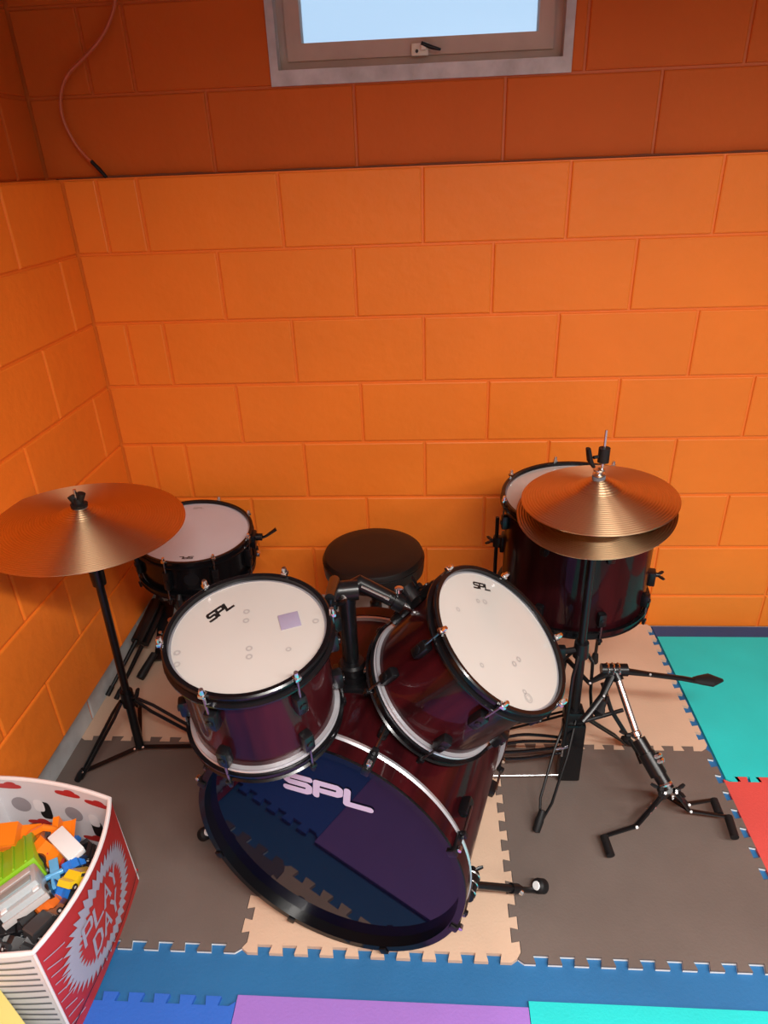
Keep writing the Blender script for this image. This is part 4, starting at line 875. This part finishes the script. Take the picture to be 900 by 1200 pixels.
# white box
A=at(78,990,.285); d=(at(96,1012,.280)-at(58,972,.290)); yaw=math.atan2(d.y,d.x)
wb=thing('small_box','plain white oblong box lying on the toys near the rear right corner','box',A,Euler((.10,.05,yaw)).to_matrix())
mb=MB(); mb.box((0,0,0),(.086,.036,.018),b=.0015); mb.build('body',P['white'],wb); mb=MB(); mb.box((.0435,0,0),(.0015,.030,.014),b=.0004); mb.build('end_flap',M['trim'],wb)
# yellow car frame
A=at(89,1040,.262)
toy_car('yellow toy jeep with open sides standing on end against the right wall of the bin','toy car',A,(.2,-.8,math.radians(-115)),.075,'yellow',kind='van',name='toy_jeep')
# blue pieces
A=at(62,1026,.270); d=at(88,1005,.27)-at(45,1024,.27); yaw=math.atan2(d.y,d.x)
bw=thing('toy_aeroplane','light blue toy aeroplane with thin wings in the middle of the pile','toy aeroplane',A,Euler((0,0,yaw)).to_matrix())
mb=MB(); mb.tube([(-.045,0,0),(-.03,0,0),(.03,0,.002),(.042,0,.002)],[.003,.006,.006,.002],12); mb.build('fuselage',P['sky'],bw)
mb=MB(); mb.box((.005,0,.004),(.018,.075,.003),b=.001); mb.build('wings',P['sky'],bw); mb=MB(); mb.box((-.038,0,.009),(.012,.002,.016),b=.0008); mb.box((-.038,0,.003),(.010,.028,.002),b=.0008); mb.build('tail',P['sky'],bw)
A=at(86,1014,.268)
toy_car('small blue toy car next to the white box','toy car',A,(.5,.3,.9),.046,'blue')
A=at(77,1040,.255)
toy_car('blue toy van under the light blue aeroplane','toy car',A,(.9,-.2,-.7),.055,'blue',kind='van')
A=at(42,1012,.268)
mb=MB()
tw=thing('loose_toy_wheel','loose black toy wheel with silver hub between the digger and the lorry','toy wheel',A,Euler((1.0,.5,.2)).to_matrix())  # a whole loose wheel, tyre and hub together
MB().lathe([(.008,-.008),(.018,-.009),(.021,-.005),(.021,.005),(.018,.009),(.008,.008)],n=28,closed=True).build('tyre',P['black'],tw); MB().lathe([(0,-.006),(.0078,-.006),(.0078,.006),(0,.007)],n=20).build('hub',P['silver'],tw)
A=at(60,1062,.255)
toy_car('dark red and orange toy racing car under the light blue aeroplane, nose toward the rim','toy car',A,(.4,.3,1.2),.060,'amber')
# the rest of the pile: small cars in dark colours, one by one
spec=[(30,1080,.262,'black','car','black toy car on the pile in front of the grey lorry cab'),(52,1088,.255,'dark','van','dark grey toy van near the front right rim of the bin'),(12,1092,.258,'black','truck','black toy pick-up at the left in front of the lorry'),
(38,1100,.250,'dark','car','dark toy car close to the front corner of the bin'),(68,1078,.248,'brown','car','brown toy car against the right wall below the racing car'),(18,1106,.245,'black','van','black toy van against the striped front wall'),
(96,1030,.240,'black','car','black toy car squeezed beside the yellow jeep'),(98,1006,.250,'black','truck','black toy lorry in the rear right corner past the white box'),(6,1068,.262,'amber','car','orange toy car at the left edge under the lorry cab'),
(64,1052,.240,'dark','truck','dark toy pick-up half under the blue van'),(30,1002,.240,'red','car','red toy car under the digger'),(92,1060,.232,'dark','van','dark toy van under the yellow jeep'),
(70,1008,.236,'red','van','dark red toy van under the white box'),(82,1072,.232,'silver','car','silver toy car by the right wall near the brown car'),(48,1112,.225,'silver','car','silver toy car deep in the front corner'),
(2,1112,.245,'dark','car','dark toy car in the front left of the bin'),(50,1048,.225,'black','truck','black toy truck buried in the middle of the pile'),(40,1074,.225,'brown','truck','brown toy truck buried under the grey cab')]
rnd=random.Random(11)
for u,v,z_,c_,k_,lab in spec:
    toy_car(lab,'toy car',at(u,v,z_),(rnd.uniform(-.9,.9),rnd.uniform(-.7,.7),rnd.uniform(0,6.28)),rnd.uniform(.058,.074),c_,kind=k_)
# lower layer, covering the bin floor
n_=0
for i in range(5):
    for j in range(6):
        X=bx0+.045+.050*i+rnd.uniform(-.01,.01); Y=by0+.045+.050*j+rnd.uniform(-.01,.01); c_=rnd.choice(['dark','black','brown','red','dark','black','blue'])
        for z_ in (.185 if Y<by0+.22 else .150,): toy_car('buried dark toy car in the lower layer of the bin, almost hidden under other toys','toy car',(X,Y,z_+rnd.uniform(-.006,.02)),(rnd.uniform(-.6,.6),rnd.uniform(-.5,.5),rnd.uniform(0,6.28)),.072,c_,kind=rnd.choice(['car','van','truck']),group='toy cars buried in the lower layer')
# yellow flat toy box in front of the bin
yb=thing('yellow_box','yellow box with pale edging and a purple spot in front of the toy bin','box',(.10,-1.50,ZM))
q0=at(0,1148,.20); q1=at(42,1204,.20); d=(q1-q0); d.z=0; dn=d.normalized(); nn=V((dn.y,-dn.x,0))
if nn.y>0: nn=-nn
c0=q0-dn*.02; e0=q1+dn*.06; mb=W()
ctr=(c0+e0)/2+nn*.068; ln=(e0-c0).length; ro=Mx((dn,V((-dn.y,dn.x,0)),V((0,0,1)))).transposed()
mb.box((ctr.x,ctr.y,ZM+.093),(ln,.12,.186),ro,b=.003); yy=mb.build('body',plastic('pale_yellow_plastic',(.72,.68,.22)),yb)
mb=W(); mb.box((ctr.x+nn.x*.012,ctr.y+nn.y*.012,.2005),(ln-.02,.082,.001),ro); mb.build('yellow_panel',plastic('bright_yellow_print',(.80,.78,.03)),yy)
mb=W(); mb.lathe([(0,0),(.016,0),(.016,.0012),(0,.0012)],(q1.x+nn.x*.045-dn.x*.012,q1.y+nn.y*.045-dn.y*.012,.2012),(0,0,1),n=24); mb.build('purple_spot',plastic('purple_print',(.16,.08,.22)),yy)
